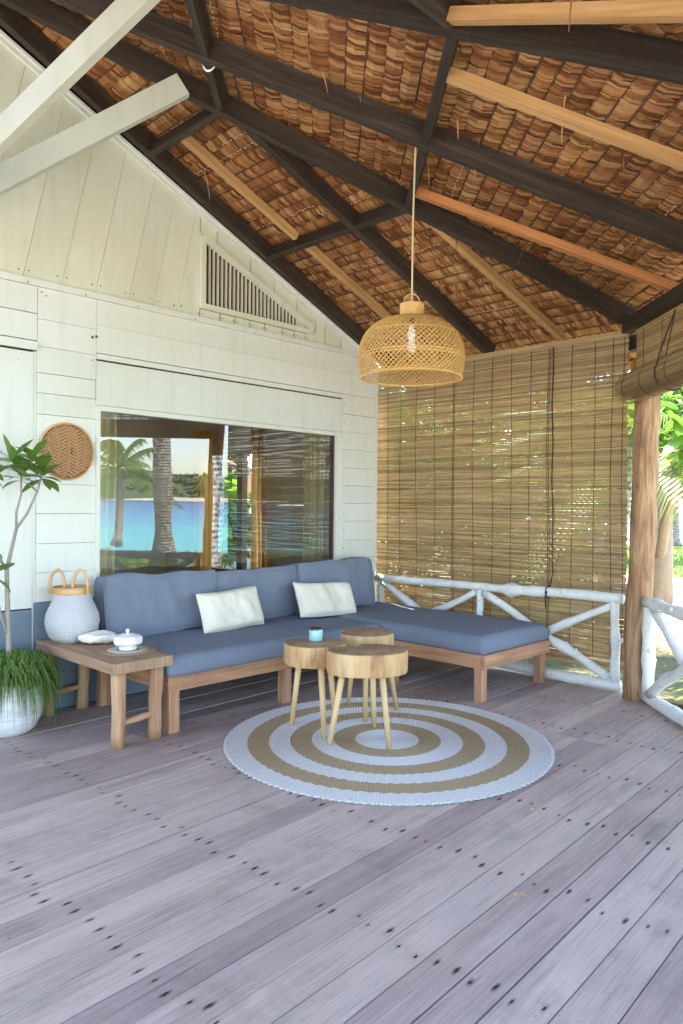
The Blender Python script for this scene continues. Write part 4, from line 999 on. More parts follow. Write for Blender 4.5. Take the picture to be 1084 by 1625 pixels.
box_cushion(.90, .43, .15, (4.68, 4.66, .690), (R(-9), 0, R(-3)), 'blue back cushion against the wall corner by the railing', 3)
cushion('throw_pillow', .56, .30, .13, (3.36, 4.42, .612), (R(-20), R(-1.5), R(0)), 'cream', 'cream pillow leaning on the first back cushion above the mattress', 'pillow', 'cream throw pillows', 5)
cushion('throw_pillow', .62, .30, .13, (4.33, 4.40, .610), (R(-26), R(4), R(-4)), 'cream', 'cream pillow tilted at the corner where sofa meets daybed', 'pillow', 'cream throw pillows', 9)

# ================================================================ bench side table and its things
bench = thing('bench', (2.26, 4.3, 0), 'narrow wooden bench used as a side table at the sofa end', 'bench')
part(bench, 'top', 'bench', .008, (2.06, 2.45, 3.79, 4.81, .432, .492))
for (x, y), (x1, y1) in zip(((2.13, 3.85), (2.37, 3.86), (2.12, 4.76), (2.36, 4.76)), ((2.125, 3.85), (2.38, 3.86), (2.13, 4.76), (2.37, 4.76))):
    mm = MB(); pts = wobble((x, y, 0), (x1, y1, .432), 6, .006, x * 9 + y); mm.tube(pts, [.042, .041, .040, .040, .041, .042, .042], 12, True, 0, .12, x); mm.obj('leg', M['pole'], bench, smooth=True)
for y in (3.856, 4.76): mm = MB(); mm.tube(wobble((2.13, y, .13), (2.37, y, .15), 4, .004, y), [.019, .02, .021, .02, .019], 10, True, 0, .1, y); mm.obj('rung', M['pole'], bench, smooth=True)
ZB = .4925
BX, BY = 2.225, 4.635
bk = thing('basket', (BX, BY, ZB), 'bulging white woven basket with two loop handles on the bench', 'basket')
sq = lambda a, z: 1 + (.16 * (abs(math.cos(2 * a)) ** 2 - .4)) * max(0, 1 - z / .09)
pr_ = [(.001, .012), (.10, .0), (.136, .03), (.163, .08), (.172, .13), (.166, .18), (.147, .225), (.126, .27), (.118, .30), (.120, .325), (.117, .327)]
fine = []
for (r0, z0), (r1, z1) in zip(pr_, pr_[1:]):
    for q in range(4): fine.append((r0 + (r1 - r0) * q / 4, z0 + (z1 - z0) * q / 4))
mm = MB(); mm.lathe(fine + [(.110, .325), (.11, .2)], 64, (BX, BY, ZB), fn=lambda a, z: sq(a + math.pi / 4 - .2, z) * (1 + .006 * math.sin(a * 40) * math.sin(z * 300))); mm.obj('body', M['basket'], bk, smooth=True)
mm = MB(); mm.lathe([(.118, .312), (.124, .314), (.124, .358), (.116, .358), (.116, .315)], 40, (BX, BY, ZB)); mm.obj('rim', M['bamboo_rim'], bk)
for sg, da in ((-1, .3), (1, .3)):
    c0 = V((BX, BY, ZB + .335)) + V((.698, -.716, 0)) * (.075 * sg) + V((-.05, -.05, 0)); pts = []
    for i in range(15):
        a = math.pi * i / 14; pts.append(c0 + V((math.cos(a) * .036, -math.cos(a) * .030, (.135 * math.sin(a) ** .7) if 0 < i < 14 else -.015)))
    mm = MB(); mm.tube(pts, .0105, 8); mm.obj('handle', M['bamboo_rim'], bk, smooth=True)
# shell
sx, sy = 2.30, 4.40
mm = MB(); N, K = 28, 20
for i in range(N + 1):
    u = i / N; L_ = (u - .5) * .27
    r_ = .058 * math.sin(math.pi * min(1, u * .94 + .05)) ** .7 * (1 - .25 * u) + .002
    for k in range(K):
        a = 2 * math.pi * k / K; rr = r_ * (1 + .10 * math.sin(a * 3 + u * 9) + .05 * math.sin(u * 34 + a)); lip = 1.0 + .5 * max(0, math.cos(a + .6)) * math.sin(math.pi * u)
        y_ = math.cos(a) * rr * lip; z_ = math.sin(a) * rr * .8 + (.014 if math.sin(a) > 0 else 0) * math.sin(math.pi * u) * math.sin(a * 2 + 1)
        ca = R(-36); X_, Y_ = L_ * math.cos(ca) - y_ * math.sin(ca), L_ * math.sin(ca) + y_ * math.cos(ca)
        mm.v.append((sx + X_, sy + Y_, ZB + max(.001, .046 + z_)))
for i in range(N):
    for k in range(K): mm.face((i * K + k, (i + 1) * K + k, (i + 1) * K + (k + 1) % K, i * K + (k + 1) % K))
tag(mm.obj('seashell', M['shell'], smooth=True), 'large bleached white conch shell lying on the bench', 'shell')
# placemat
mxx, my = 2.325, 4.10
pmt = thing('placemat', (mxx, my, ZB), 'round straw placemat with a white ring under the ceramic dish', 'placemat')
def ringband(parent, cxy, z, r0, r1, mat, per=.011, seg=160, h=.010, name='band', tw=0):
    m = MB(); nr = max(2, int((r1 - r0) / per * 4)); 
    for i in range(nr + 1):
        r = r0 + (r1 - r0) * i / nr
        for k in range(seg):
            a = 2 * math.pi * k / seg; ph = (r / per) * math.pi
            zz = z + h * (.45 + .5 * abs(math.sin(ph)) + .12 * math.sin(a * seg / 4 + (math.floor(r / per) % 2) * math.pi))
            if tw: zz += .0016 * math.sin(a * tw) * min(1, r / .4)
            rr = r + .0025 * math.sin(a * seg / 3) * (1 if i == nr else .3)
            m.v.append((cxy[0] + rr * math.cos(a), cxy[1] + rr * math.sin(a), zz))
    for i in range(nr):
        for k in range(seg):
            k2 = (k + 1) % seg; ra, rb_ = r0 + (r1 - r0) * i / nr, r0 + (r1 - r0) * (i + 1) / nr; a0, a1 = 6.2832 * k / seg, 6.2832 * (k + 1) / seg
            m.face((i * seg + k, (i + 1) * seg + k, (i + 1) * seg + k2, i * seg + k2), [(a0 * ra, ra), (a0 * rb_, rb_), (a1 * rb_, rb_), (a1 * ra, ra)])
    # outer skirt
    j0 = len(m.v)
    for k in range(seg): x, y, _ = m.v[nr * seg + k]; m.v.append((x, y, z))
    for k in range(seg): k2 = (k + 1) % seg; m.face((nr * seg + k, j0 + k, j0 + k2, nr * seg + k2))
    return m.obj(name, M[mat], parent, smooth=True)
for r0, r1, c in ((.002, .07, 'rug_brown'), (.07, .122, 'rug_white'), (.122, .172, 'rug_brown')): ringband(pmt, (mxx, my), ZB + .0005, r0, r1, c, .009, 96, .006)
# ceramic lidded dish
dx, dy, dz = 2.33, 4.11, ZB + .0068
dish = thing('ceramic_dish', (dx, dy, dz), 'white octagonal ceramic dish with a knobbed lid on the straw placemat', 'dish')
OC = lambda a, z: math.cos(math.pi / 8) / math.cos((a % (math.pi / 4)) - math.pi / 8)
mm = MB(); mm.lathe([(.001, .002), (.055, 0), (.057, .018), (.05, .022), (.078, .03), (.090, .042), (.092, .066), (.086, .068), (.08, .06)], 48, (dx, dy, dz), fn=OC); mm.obj('bowl', M['ceramic'], dish)
mm = MB(); mm.lathe([(.093, .067), (.093, .073), (.082, .083), (.03, .097), (.001, .099)], 48, (dx, dy, dz), fn=OC); mm.obj('lid', M['ceramic'], dish)
mm = MB(); mm.lathe([(.009, .094), (.007, .104), (.013, .112), (.012, .122), (.001, .126)], 14, (dx, dy, dz)); mm.obj('knob', M['ceramic'], dish, smooth=True)

# ================================================================ woven tray on the wall
ty, tzc, txc = YW - .008, 1.75, 2.275
tray = thing('woven_tray', (txc, ty, tzc), 'round brown woven bamboo tray hanging on the white wall', 'tray')
mm = MB(); mm.lathe([(.0005, .052), (.06, .049), (.12, .036), (.165, .014), (.19, .002)], 48)
mm.v = [(x, -z, y) for x, y, z in mm.v]; mm.f = [f[::-1] for f in mm.f]; o = mm.obj('weave', M['tray'], None, smooth=True); o.parent = tray
mm = MB(); mm.tube([(.19 * math.cos(a), -.006, .19 * math.sin(a)) for a in [i * math.pi / 32 for i in range(65)]], .007, 7, False); o = mm.obj('rim', M['bamboo_rim'], None, smooth=True); o.parent = tray
# raised herringbone strips
mm = MB()
for q in range(-8, 9):
    for k in range(-9, 10):
        x_, z_ = k * .021, q * .022 + (k % 2) * .011
        if math.hypot(x_, z_) < .172:
            rr = math.hypot(x_, z_); yy = -(.0535 if rr < .03 else .0525 - (rr - .03) * .08 if rr < .06 else .0505 - (rr - .06) * .215 if rr < .12 else .0375 - (rr - .12) * .49); dv = V((1, 0, .55 if (k // 3) % 2 else -.55)).normalized()
            mm.beam(V((x_, yy - .002, z_)) - dv * .017, V((x_, yy - .002, z_)) + dv * .017, .003, .008, (0, -1, 0)) if False else mm.box((x_, yy - .0016, z_), dv * .0165, V((-dv.z, 0, dv.x)) * .0062, (0, .003, 0))
o = mm.obj('splints', plain('pale_splint', (.44, .235, .105), .5, .3, 60), None); o.parent = tray; o['kind'] = 'stuff'

# ================================================================ stump tables, mug, rug
def stump(cxy, ra, rb_, rot, label, z0, z1, legs, notch, seed):
    t = thing('stump_table', (*cxy, 0), label, 'side table', 'stump coffee tables on the rug')
    m = MB(); N = 72; rs = random.Random(seed)
    def rad(a):
        r = 1 / math.sqrt((math.cos(a) / ra) ** 2 + (math.sin(a) / rb_) ** 2)
        for na, nd, nw in notch:
            d = (a - na + math.pi) % (2 * math.pi) - math.pi; r *= 1 - nd * math.exp(-(d / nw) ** 2)
        return r * (1 + .018 * MN.noise(V((math.cos(a) * 2, math.sin(a) * 2, seed))) + .010 * MN.noise(V((math.cos(a) * 7, math.sin(a) * 7, seed))))
    prof = [(.965, z1, 0), (.99, z1 - .004, 1), (1, z1 - .012, 1), (1.004, (z0 + z1) / 2 + .02, 1), (.998, (z0 + z1) / 2 - .02, 1), (1, z0 + .01, 1), (.985, z0, 1)]
    acc = 0; us = []
    for k in range(N + 1):
        if k: a = 2 * math.pi * k / N; acc += rad(a) * 2 * math.pi / N
        us.append(acc)
    for f, z, _ in prof:
        for k in range(N):
            a = 2 * math.pi * k / N; r = rad(a) * f; aa = a + rot; m.v.append((r * math.cos(aa), r * math.sin(aa), z))
    for j in range(len(prof) - 1):
        for k in range(N):
            k2 = (k + 1) % N; m.face((j * N + k, (j + 1) * N + k, (j + 1) * N + k2, j * N + k2), [(us[k], prof[j][1]), (us[k], prof[j + 1][1]), (us[k + 1], prof[j + 1][1]), (us[k + 1], prof[j][1])], 0 if j == 0 else 1)
    i = len(m.v); m.v.append((0, 0, z1))
    for k in range(N): m.face((i, k, (k + 1) % N), None, 0)
    i = len(m.v); m.v.append((0, 0, z0))
    for k in range(N): m.face((i, 6 * N + (k + 1) % N, 6 * N + k), None, 1)
    o = m.obj('log_slab', [M['stump_top'], M['stump_side']], None, smooth=True); o.parent = t
    es = o.modifiers.new('e', 'EDGE_SPLIT'); es.split_angle = R(50)
    for lx, ly, z in legs:
        tx, tyy = cxy[0] + (lx - cxy[0]) * .66, cxy[1] + (ly - cxy[1]) * .66
        mm = MB(); mm.tube([(lx, ly, z), (lerp((lx, ly, z), (tx, tyy, z0 + .01), .5)), (tx, tyy, z0 + .01)], [.0145, .0175, .0205], 14); mm.obj('leg', M['leg'], t, smooth=True)
    return t
RZ = .0118
stump((3.155, 3.30), .195, .178, R(-45), 'round stump table carrying the teal cup', .420, .548, [(3.103, 3.448, .013), (3.06, 3.11, .013), (3.333, 3.283, .013)], [(R(200), .05, .4)], 1)
stump((3.215, 2.91), .242, .18, R(-40), 'kidney shaped stump table nearest the camera', .420, .552, [(3.002, 3.006, .013), (3.193, 2.714, .013), (3.431, 3.042, .013)], [(R(126), .55, .40)], 2)
stump((3.66, 3.33), .19, .19, R(-45), 'notched stump table behind the other two, nearest the daybed', .432, .553, [(3.49, 3.17, .013), (3.711, 3.533, .013), (3.84, 3.2, .013)], [(R(175), .22, .35)], 3)
gx, gy, gz = 3.20, 3.335, .549
mug = thing('cup', (gx, gy, gz), 'small teal glazed cup with dark drips on the stump table', 'cup')
mm = MB(); mm.lathe([(.001, 0), (.041, 0), (.044, .006), (.0445, .075), (.042, .078), (.039, .075), (.038, .012), (.001, .01)], 28, (gx, gy, gz)); mm.obj('body', M['teal'], mug, smooth=True)
mm = MB()
for k in range(28):
    a = 2 * math.pi * k / 28; h = .006 + .010 * max(0, MN.noise(V((math.cos(a) * 2.5, math.sin(a) * 2.5, 4)))); a2 = a + 2 * math.pi / 28; r = .0455
    mm.quad((gx + r * math.cos(a), gy + r * math.sin(a), gz + .0785), (gx + r * math.cos(a2), gy + r * math.sin(a2), gz + .0785), (gx + r * math.cos(a2), gy + r * math.sin(a2), gz + .0785 - h), (gx + r * math.cos(a), gy + r * math.sin(a), gz + .0785 - h))
    mm.quad((gx + r * math.cos(a2), gy + r * math.sin(a2), gz + .0786), (gx + r * math.cos(a), gy + r * math.sin(a), gz + .0786), (gx + .0375 * math.cos(a), gy + .0375 * math.sin(a), gz + .079), (gx + .0375 * math.cos(a2), gy + .0375 * math.sin(a2), gz + .079))
mm.lathe([(.0375, .079), (.0370, .03), (.001, .03)], 28, (gx, gy, gz)); mm.obj('glaze_rim', M['glaze_d'], mug)
rug = thing('rug', (3.325, 2.845, 0), 'large round rug of white and brown woven rings', 'rug')
bands = [.006, .20, .335, .47, .605, .735, .868, 1.0]; RU = .952
for i in range(7): ringband(rug, (3.325, 2.845), .002, bands[i] * RU, bands[i + 1] * RU, 'rug_white' if i % 2 == 0 else 'rug_brown', .0125, 300, .0105, 'white_ring' if i % 2 == 0 else 'brown_ring', 75)
mm = MB()
for k in range(150):
    a = 2 * math.pi * k / 150; r = RU; mm.tube([(3.325 + (r - .004) * math.cos(a), 2.845 + (r - .004) * math.sin(a), .006), (3.325 + (r + .009) * math.cos(a + .008), 2.845 + (r + .009) * math.sin(a + .008), .007), (3.325 + (r - .004) * math.cos(a + .03), 2.845 + (r - .004) * math.sin(a + .03), .006)], .0042, 5, False)
mm.obj('edge_braid', M['rug_white'], rug)

# ================================================================ potted plant
PX, PY = 1.775, 4.57
plant = thing('potted_plant', (PX, PY, 0), 'small leafy tree in a rough white pot overgrown with grass', 'plant')
mm = MB(); mm.lathe([(.001, .0), (.13, 0), (.17, .03), (.205, .10), (.215, .17), (.205, .25), (.19, .30), (.198, .325), (.18, .33), (.17, .30), (.001, .295)], 40, (PX, PY, 0), fn=lambda a, z: 1 + .015 * MN.noise(V((math.cos(a) * 3, math.sin(a) * 3, z * 12)))); mm.obj('pot', M['pot'], plant, smooth=True)
mm = MB()
for i in range(3000):
    a = rn(0, 6.28); r = .2 * math.sqrt(random.random()); b = V((PX + r * math.cos(a), PY + r * math.sin(a), .31)); out = V((math.cos(a), math.sin(a), 0)) * rn(.03, .11) * (r / .16) + V((rn(-.07, .07), rn(-.07, .07), 0)); h = rn(.06, .17) * (1.25 - r * 1.8)
    if b.y + out.y > YW - .01: out.y = YW - .012 - b.y
    w = V((rn(-1, 1), rn(-1, 1), 0)).normalized() * .0022; p1 = b + out * .5 + V((0, 0, h)); drop = random.random() ** 1.5 * (.34 if r > .12 else .06); p2 = b + out * 1.0 + V((0, 0, h * .75 - drop * .5)); p3 = b + out * 1.12 + V((0, 0, h * .4 - drop)); rr = random.random()
    if p3.y > YW - .01: p3.y = YW - .01
    mm.quad(b - w, b + w, p1 + w, p1 - w, [(rr, 0)] * 4); mm.quad(p1 - w, p1 + w, p2 + w * .8, p2 - w * .8, [(rr, .5)] * 4); mm.tri(p2 - w * .8, p2 + w * .8, p3, [(rr, 1)] * 3)
mm.obj('grass', M['grassblade'], plant, kind='stuff')
def stemp(pts, r0, r1): 
    mm = MB(); n_ = len(pts); mm.tube(pts, [r0 + (r1 - r0) * i / (n_ - 1) for i in range(n_)], 8, True, 0, .2, pts[0][0]); return mm.obj('branch', M['twig'], plant, smooth=True)
stemp([(1.785, 4.55, .29), (1.785, 4.55, .5), (1.775, 4.55, .75), (1.768, 4.55, .99)], .019, .013)
stemp([(1.768, 4.55, .985), (1.79, 4.545, 1.10), (1.82, 4.54, 1.24)], .012, .010)
stemp([(1.82, 4.54, 1.24), (1.815, 4.53, 1.34), (1.84, 4.52, 1.45), (1.84, 4.52, 1.56)], .0085, .006)
stemp([(1.82, 4.54, 1.24), (1.88, 4.53, 1.33), (1.93, 4.50, 1.47), (1.945, 4.48, 1.56)], .0085, .006)
stemp([(1.768, 4.55, .985), (1.70, 4.53, 1.10), (1.64, 4.5, 1.4), (1.62, 4.48, 1.56)], .0095, .006)
stemp([(1.79, 4.55, .55), (1.73, 4.54, .72), (1.69, 4.53, .95)], .008, .005)
def leaf_mesh(L_, W_, bend=.18, seg=6, cup=.12, name='leaf', mat='croton'):
    m = MB()
    for i in range(seg + 1):
        t = i / seg; w = W_ * (math.sin(math.pi * (t * .93 + .05)) ** .8) * (.55 + .7 * t if t < .65 else 1.0 - (t - .65) * .6) * .5
        zc_ = -bend * L_ * t * t; x = L_ * t * (1 - .15 * bend * t)
        m.v += [(x, -w, zc_ + cup * w), (x, 0, zc_), (x, w, zc_ + cup * w)]
    r = .5
    for i in range(seg):
        for j in range(2): a = i * 3 + j; m.face((a, a + 3, a + 4, a + 1), [(r, i / seg), (r, (i + 1) / seg), (r, (i + 1) / seg), (r, i / seg)])
    return m.mesh(name, M[mat], True)
CL = [leaf_mesh(.16, .062, .2), leaf_mesh(.14, .058, .35), leaf_mesh(.175, .064, .1), leaf_mesh(.12, .052, .3)]
CY = leaf_mesh(.10, .035, .1, mat='croton_y')
def cluster(c, nleaf, meshes, par, el=(-20, 75), size=(.8, 1.15), ymax=None):
    for i in range(nleaf):
        a = i * 2.4 + rn(-.3, .3); e = R(el[0] + (el[1] - el[0]) * (i / nleaf) + rn(-12, 12)); s = rn(*size)
        o = link(random.choice(meshes), 'leaf', par); o.location = V(c) + V((0, 0, (i / nleaf) * .06)); o.rotation_euler = (rn(-.3, .3), -e, a); o.scale = (s, s, s)
        if ymax and o.location.y + math.sin(a) * math.cos(e) * .17 * s > ymax: o.rotation_euler = (rn(-.3, .3), -e, -abs(a % 6.28) if math.sin(a) > 0 else a)
for c, k in (((1.84, 4.52, 1.53), 15), ((1.955, 4.48, 1.54), 17), ((1.62, 4.48, 1.56), 14), ((1.87, 4.44, 1.62), 11), ((1.74, 4.42, 1.61), 13), ((1.69, 4.53, .95), 4)): cluster(c, k, CL, plant, ymax=4.8)
for k in range(3): cluster((1.87, 4.45, 1.60), 1, [CY], plant, (60, 85))

# ================================================================ fallen leaf scraps on the deck
for i, (x, y, a, lab) in enumerate(((3.02, 1.66, .4, 'curled dry leaf scrap on the deck in front of the rug'), (2.35, 1.33, 1.2, 'small brown leaf scrap lying midway across the front planks'), (1.64, 2.16, 2.2, 'tiny brown twig on the planks left of the rug'))):
    mm = MB()
    for j in range(5):
        t = j / 4; w = .009 * math.sin(math.pi * t) + .001; mm.v += [(x + math.cos(a + t) * t * .06, y + math.sin(a + t) * t * .06, .004 + .008 * math.sin(t * 3)), (x + math.cos(a + t) * t * .06 - math.sin(a) * w, y + math.sin(a + t) * t * .06 + math.cos(a) * w, .004 + .012 * t)]
    for j in range(4): mm.face((j * 2, j * 2 + 2, j * 2 + 3, j * 2 + 1))
    tag(mm.obj('dry_leaf', M['thatch']), lab, 'leaf', 'leaf scraps on the deck')

# ================================================================ palms, trees, shrubs outside
def palm(base, top, r0, r1, label, nfr=16, fl=2.6, seed=1, group='coconut palms outside', crown=True, el0=55):
    base, top = V(base), V(top); rs = random.Random(seed); t = thing('palm_tree', base, label, 'palm tree', group)
    pts = [lerp(base, top, i / 16) + V((math.sin(i / 16 * 3.1) * .10, math.sin(i / 16 * 2.5 + 1) * .06, 0)) for i in range(17)]
    rad = [(r0 * 1.45 if i == 0 else r0 * 1.2 if i == 1 else r0 + (r1 - r0) * i / 16) * (1 + .05 * rs.uniform(-1, 1)) for i in range(17)]
    m = MB(); m.tube(pts, rad, 14, True, 0, .22, seed)
    # ring uv runs along the height
    m.uv = [[(b, a) for a, b in f] for f in m.uv]; m.obj('trunk', M['palmbark'], t, smooth=True)
    if not crown: return t
    c = pts[-1]
    for i in range(nfr):
        az = i * 2.399 + rs.uniform(-.2, .2); el = R(el0 - (el0 + 25) * (i / nfr)); L_ = fl * rs.uniform(.85, 1.1); d = V((math.cos(az), math.sin(az), 0)); m = MB(); N = 22; sp = []
        for k in range(N + 1):
            u = k / N; p = c + d * (L_ * u * math.cos(el)) + V((0, 0, L_ * (u * math.sin(el) - .42 * u * u * (1.15 if el > 0 else .8)))); sp.append(p)
        m.tube(sp, [.03 * (1 - .85 * k / N) * fl / 2.6 for k in range(N + 1)], 5); sd = V((-d.y, d.x, 0))
        for k in range(2, N):
            for sg in (-1, 1):
                for q in (0, .5):
                    u = (k + q) / N; p = lerp(sp[k], sp[min(k + 1, N)], q); tg = (sp[min(k + 1, N)] - sp[k - 1]).normalized(); ll = fl * .26 * math.sin(math.pi * min(.98, u * .9 + .08)) ** .6 * rs.uniform(.8, 1.15); r = rs.random()
                    dr = (sd * sg * .8 + tg * .55 - V((0, 0, .25))).normalized(); w = tg * .016 * fl / 2.6 * 1.3; m1 = p + dr * ll * .55; e = p + dr * ll * .9 - V((0, 0, ll * .38))
                    m.quad(p - w, p + w, m1 + w, m1 - w, [(r, 0)] * 4); m.tri(m1 - w, m1 + w, e, [(r, 1)] * 3)
        m.obj('frond', M['frond'], t)
    return t
palm((11.5, -8.55, -.5), (10.7, -8.1, 7.2), .27, .21, 'tall leaning palm mirrored in the window, pale bare trunk', 16, 3.0, 2)
palm((17.0, -21.3, -.85), (17.6, -22.2, 2.7), .2, .16, 'young bushy palm on the beach mirrored at the window edge', 13, 3.4, 3, el0=70)
palm((6.95, 9.55, -.5), (7.1, 9.9, 6.5), .115, .10, 'palm trunk seen through the inner window of the room', 12, 2.6, 4)
palm((9.6, 4.35, -.5), (9.3, 4.0, 2.3), .15, .12, 'young palm whose fronds show beside the log post behind the blind', 18, 2.4, 5, el0=65)
palm((26, 12, -.5), (27, 12.5, 5), .2, .15, 'palm beyond the lawn on the right', 14, 3, 6)
palm((39.3, 14.1, -.5), (39.4, 14.3, 2.2), .25, .2, 'bushy palm across the lawn beyond the leaning trunk', 20, 3.6, 7, el0=70)
palm((9.5, 1.2, -.5), (10.5, .6, 5.5), .16, .13, 'slim palm standing out past the corner post', 14, 2.6, 8)
palm((15, 10, -.5), (15.2, 9.6, 4.0), .2, .15, 'palm in the thicket behind the lowered blind', 18, 3.2, 9)

# broad leaved tree on the right
def leafcloud(m, c, rx, ry, rz, nl, size, seed):
    rs = random.Random(seed)
    for i in range(nl):
        u = V((rs.gauss(0, 1), rs.gauss(0, 1), rs.gauss(0, 1))).normalized() * rs.random() ** .4; p = V(c) + V((u.x * rx, u.y * ry, u.z * rz)); a = rs.uniform(0, 6.28); e = rs.uniform(-.9, .6); s = size * rs.uniform(.6, 1.3)
        d = V((math.cos(a) * math.cos(e), math.sin(a) * math.cos(e), math.sin(e))) * s; w = V((-math.sin(a), math.cos(a), rs.uniform(-.5, .5))) * s * .3; r = rs.random(); q = p + d * .55
        m.tri(p, q - w, q + w, [(r, 0)] * 3); m.tri(q - w, p + d * 1.05 - V((0, 0, s * .15)), q + w, [(r, 1)] * 3)
tree = thing('broadleaf_tree', (8.8, 3.35, -.5), 'forked tree with big bright green leaves right of the log post', 'tree')
def limb(pts, r0, r1, nm='branch'):
    mm = MB(); k = len(pts); mm.tube(pts, [r0 + (r1 - r0) * i / (k - 1) for i in range(k)], 10, True, 0, .25, pts[0][2]); return mm.obj(nm, M['bark'], tree, smooth=True)
def onray(px, py, t):   # a point of the garden, t metres out
    d = cx * ((px - 542) / 1165) - cu * ((py - 812.5) / 1165) + cf; return V((0, 0, 1.4)) + d * t
T0 = onray(1046, 960, 13.5); T0.z = -.52
limb([T0, onray(1047, 880, 13.5), onray(1050, 790, 13.4), onray(1053, 700, 13.2), onray(1060, 600, 13)], .24, .16, 'trunk')
limb([onray(1047, 880, 13.4), onray(1058, 815, 12.5), onray(1076, 745, 11.2), onray(1100, 655, 9.4)], .13, .06)
limb([onray(1060, 600, 13), onray(1090, 520, 11.9), onray(1120, 440, 10.8)], .15, .07)
limb([onray(1053, 690, 13.2), onray(1075, 655, 10.5), onray(1090, 640, 7.6)], .07, .02)
BL = [leaf_mesh(.26, .14, .25, mat='bright'), leaf_mesh(.22, .12, .4, mat='bright'), leaf_mesh(.30, .15, .15, mat='bright')]
for px, py, t, k in ((1072, 665, 7.2, 11), (1060, 640, 7.8, 10), (1090, 690, 7.0, 11), (1052, 690, 8.2, 8), (1078, 720, 7.6, 9), (1100, 640, 7.2, 10), (1110, 720, 7.4, 10), (1066, 700, 8.4, 8), (1130, 600, 8, 10), (1150, 690, 7.8, 10), (1080, 600, 8, 8)): cluster(onray(px, py, t), k, BL, tree, (-35, 60), (.75, 1.15))
m = MB(); leafcloud(m, onray(1150, 560, 9.5), 1.4, 1.4, 1.0, 900, .26, 5); m.obj('crown', M['bright'], tree)

def bush(c, rx, rz, nl, size, label, mat='bush', seed=1, group='shrubs behind the blind', name='shrub'):
    t = thing(name, (c[0], c[1], -.5), label, 'shrub', group); m = MB(); rs = random.Random(seed)
    for k in range(7): leafcloud(m, (c[0] + rs.uniform(-.6, .6) * rx, c[1] + rs.uniform(-.6, .6) * rx, c[2] + rs.uniform(-.5, .6) * rz), rx * .5, rx * .5, rz * .5, nl // 7, size, seed * 10 + k)
    m.obj('foliage', M[mat], t); m = MB()
    for k in range(5): m.tube([(c[0] + rs.uniform(-.1, .1), c[1] + rs.uniform(-.1, .1), -.52), (c[0] + rs.uniform(-.5, .5) * rx, c[1] + rs.uniform(-.5, .5) * rx, c[2] + rs.uniform(0, .6) * rz)], [.03, .012], 6)
    m.obj('stems', M['twig'], t); return t
for i, (x, y, zc_, rx, rz, lab, mat) in enumerate(((8.8, 7.0, 1.6, 1.6, 2.2, 'tall yellow green shrub behind the blind near the wall corner', 'bright'), (11, 7.8, 1.8, 2.0, 2.0, 'broad green shrub behind the middle of the blind', 'bush'), (10.5, 8.9, 2.2, 1.8, 2.2, 'dense shrub outside the inner window', 'bush'),
        (14, 8.8, 2.0, 2.2, 2.2, 'large dark shrub far behind the blind', 'bush'), (8.6, 5.2, .35, .7, .7, 'low bright bush close behind the blind', 'bright'), (12, 6.9, .5, 1.1, .9, 'round bush behind the blind toward the post', 'bush'), (17, 9.5, 3, 3, 3.2, 'high thicket at the back of the garden', 'bush'), (45, 22, 3.5, 6, 4, 'dark thicket on the far side of the lawn', 'bush'), (31, 17.5, 2.2, 3.6, 3.2, 'thicket beyond the lawn nearest the house', 'bush'), (24, 15, 3, 3.5, 3.6, 'tall thicket between the garden and the lawn', 'bush'), (8.6, 12.6, 1.5, 1.1, 1.8, 'leafy shrub between palm trunk and hut', 'bright'), (58, 16, 3, 6, 3.6, 'pale thicket at the far right of the lawn', 'bush'), (8.3, 14.5, 2, 2, 2.2, 'shrub beside the small hut', 'bush'))):
    bush((x, y, zc_), rx, rz, 3600 if i < 7 else 2200, .19 if i < 6 else .22 if i < 7 else .5, lab, mat, i + 3)
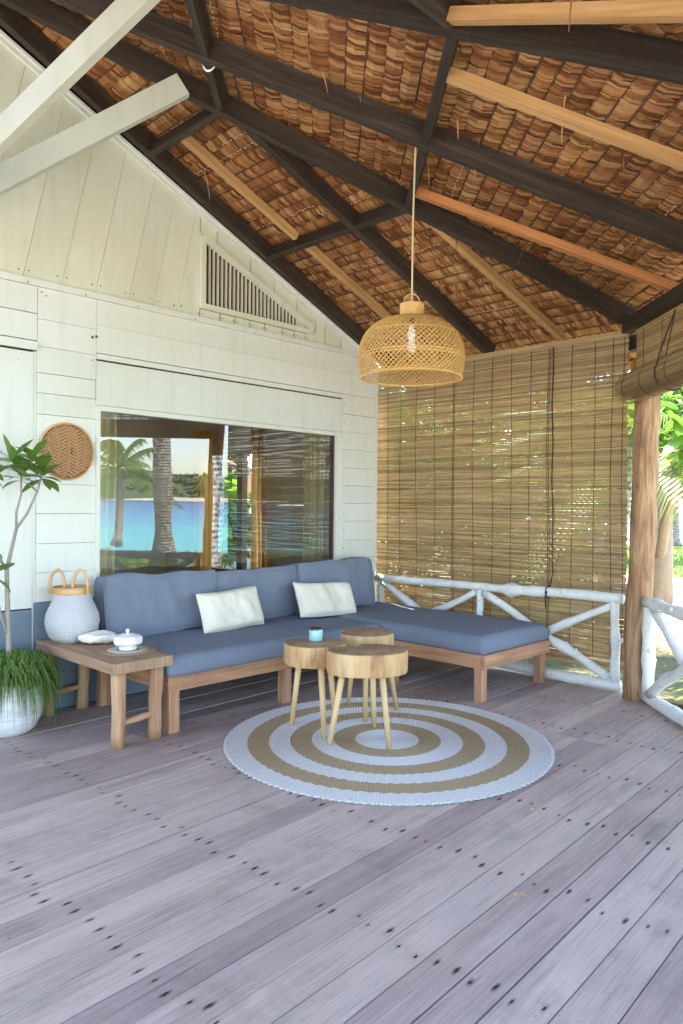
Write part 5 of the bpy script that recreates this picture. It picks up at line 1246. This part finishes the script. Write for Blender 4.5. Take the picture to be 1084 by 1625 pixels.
# low plants at the deck's edge
def lowplant(c, nl, size, label, mat, seed):
    t = thing('garden_plant', (c[0], c[1], -.5), label, 'plant', 'low plants at the edge of the deck'); m = MB(); rs = random.Random(seed)
    for i in range(nl):
        a = rs.uniform(0, 6.28); e = rs.uniform(.4, 1.3); s = size * rs.uniform(.6, 1.2); b = V((c[0], c[1], -.5)); p = b + V((math.cos(a) * math.cos(e), math.sin(a) * math.cos(e), math.sin(e))) * rs.uniform(.15, c[2]); d = V((math.cos(a), math.sin(a), -rs.uniform(.1, .6))).normalized() * s; w = V((-math.sin(a), math.cos(a), 0)) * s * .28; r = rs.random()
        m.quad(b, b + V((.006, 0, 0)), p + V((.004, 0, 0)), p, [(r, 0)] * 4); m.tri(p, p + d * .5 - w, p + d * .5 + w, [(r, 0)] * 3); m.tri(p + d * .5 - w, p + d, p + d * .5 + w, [(r, 0)] * 3)
    m.obj('leaves', M[mat], t)
for i, (x, y, h, mt, lab) in enumerate(((6.1, 3.35, .55, 'croton_y', 'yellow leaved plant below the railing beside the daybed leg'), (6.2, 2.9, .55, 'bright', 'green leaved plant under the railing between daybed and post'), (6.15, 2.62, .5, 'croton_y', 'small yellowish plant under the railing near the post'), (6.2, 4.0, .55, 'bright', 'green plant behind the daybed under the blind'),
        (6.1, 1.75, .7, 'bush', 'green weed just outside the crossed railing near the post'), (5.9, 1.25, .75, 'bright', 'bright weed outside the crossed railing'), (6.6, 1.6, .6, 'bush', 'dark weed a step beyond the crossed railing'), (5.35, .8, .7, 'bright', 'tall weed outside the forward end of the crossed railing'), (7.3, 2.2, .7, 'bush', 'leafy weed on the dirt beyond the log post'))):
    lowplant((x, y, h), 60, .12, lab, mt, i + 60)
# fallen litter on the ground near the deck: dry leaves
m = MB()
for i in range(900):
    x, y = rn(5.7, 12), rn(-4, 7); a = rn(0, 6.28); s = rn(.03, .09); d = V((math.cos(a), math.sin(a), rn(-.1, .3))) * s; w = V((-math.sin(a), math.cos(a), rn(-.2, .2))) * s * .3; b = V((x, y, -.485)); r = random.random(); m.quad(b, b + d * .5 - w, b + d, b + d * .5 + w, [(r, 0)] * 4)
m.obj('leaf_litter', M['thatch'], kind='stuff')
# small hut seen through the inner window
hut = thing('hut', (12.5, 17.5, -.5), 'small white hut with a thatched roof seen through the inner window', 'hut')
m = MB(); m.aabb(11, 14, 16.2, 19, -.5, 1.6); m.obj('wall', M['hutwall'], hut)
m = MB(); rp = [(10.4, 15.6, 1.5), (14.6, 15.6, 1.5), (14.6, 19.6, 1.5), (10.4, 19.6, 1.5)]
for i in range(4): m.tri(rp[i], rp[(i + 1) % 4], (12.5, 17.6, 3.4), [(random.random(), 0)] * 3)
m.obj('roof', M['thatch'], hut)
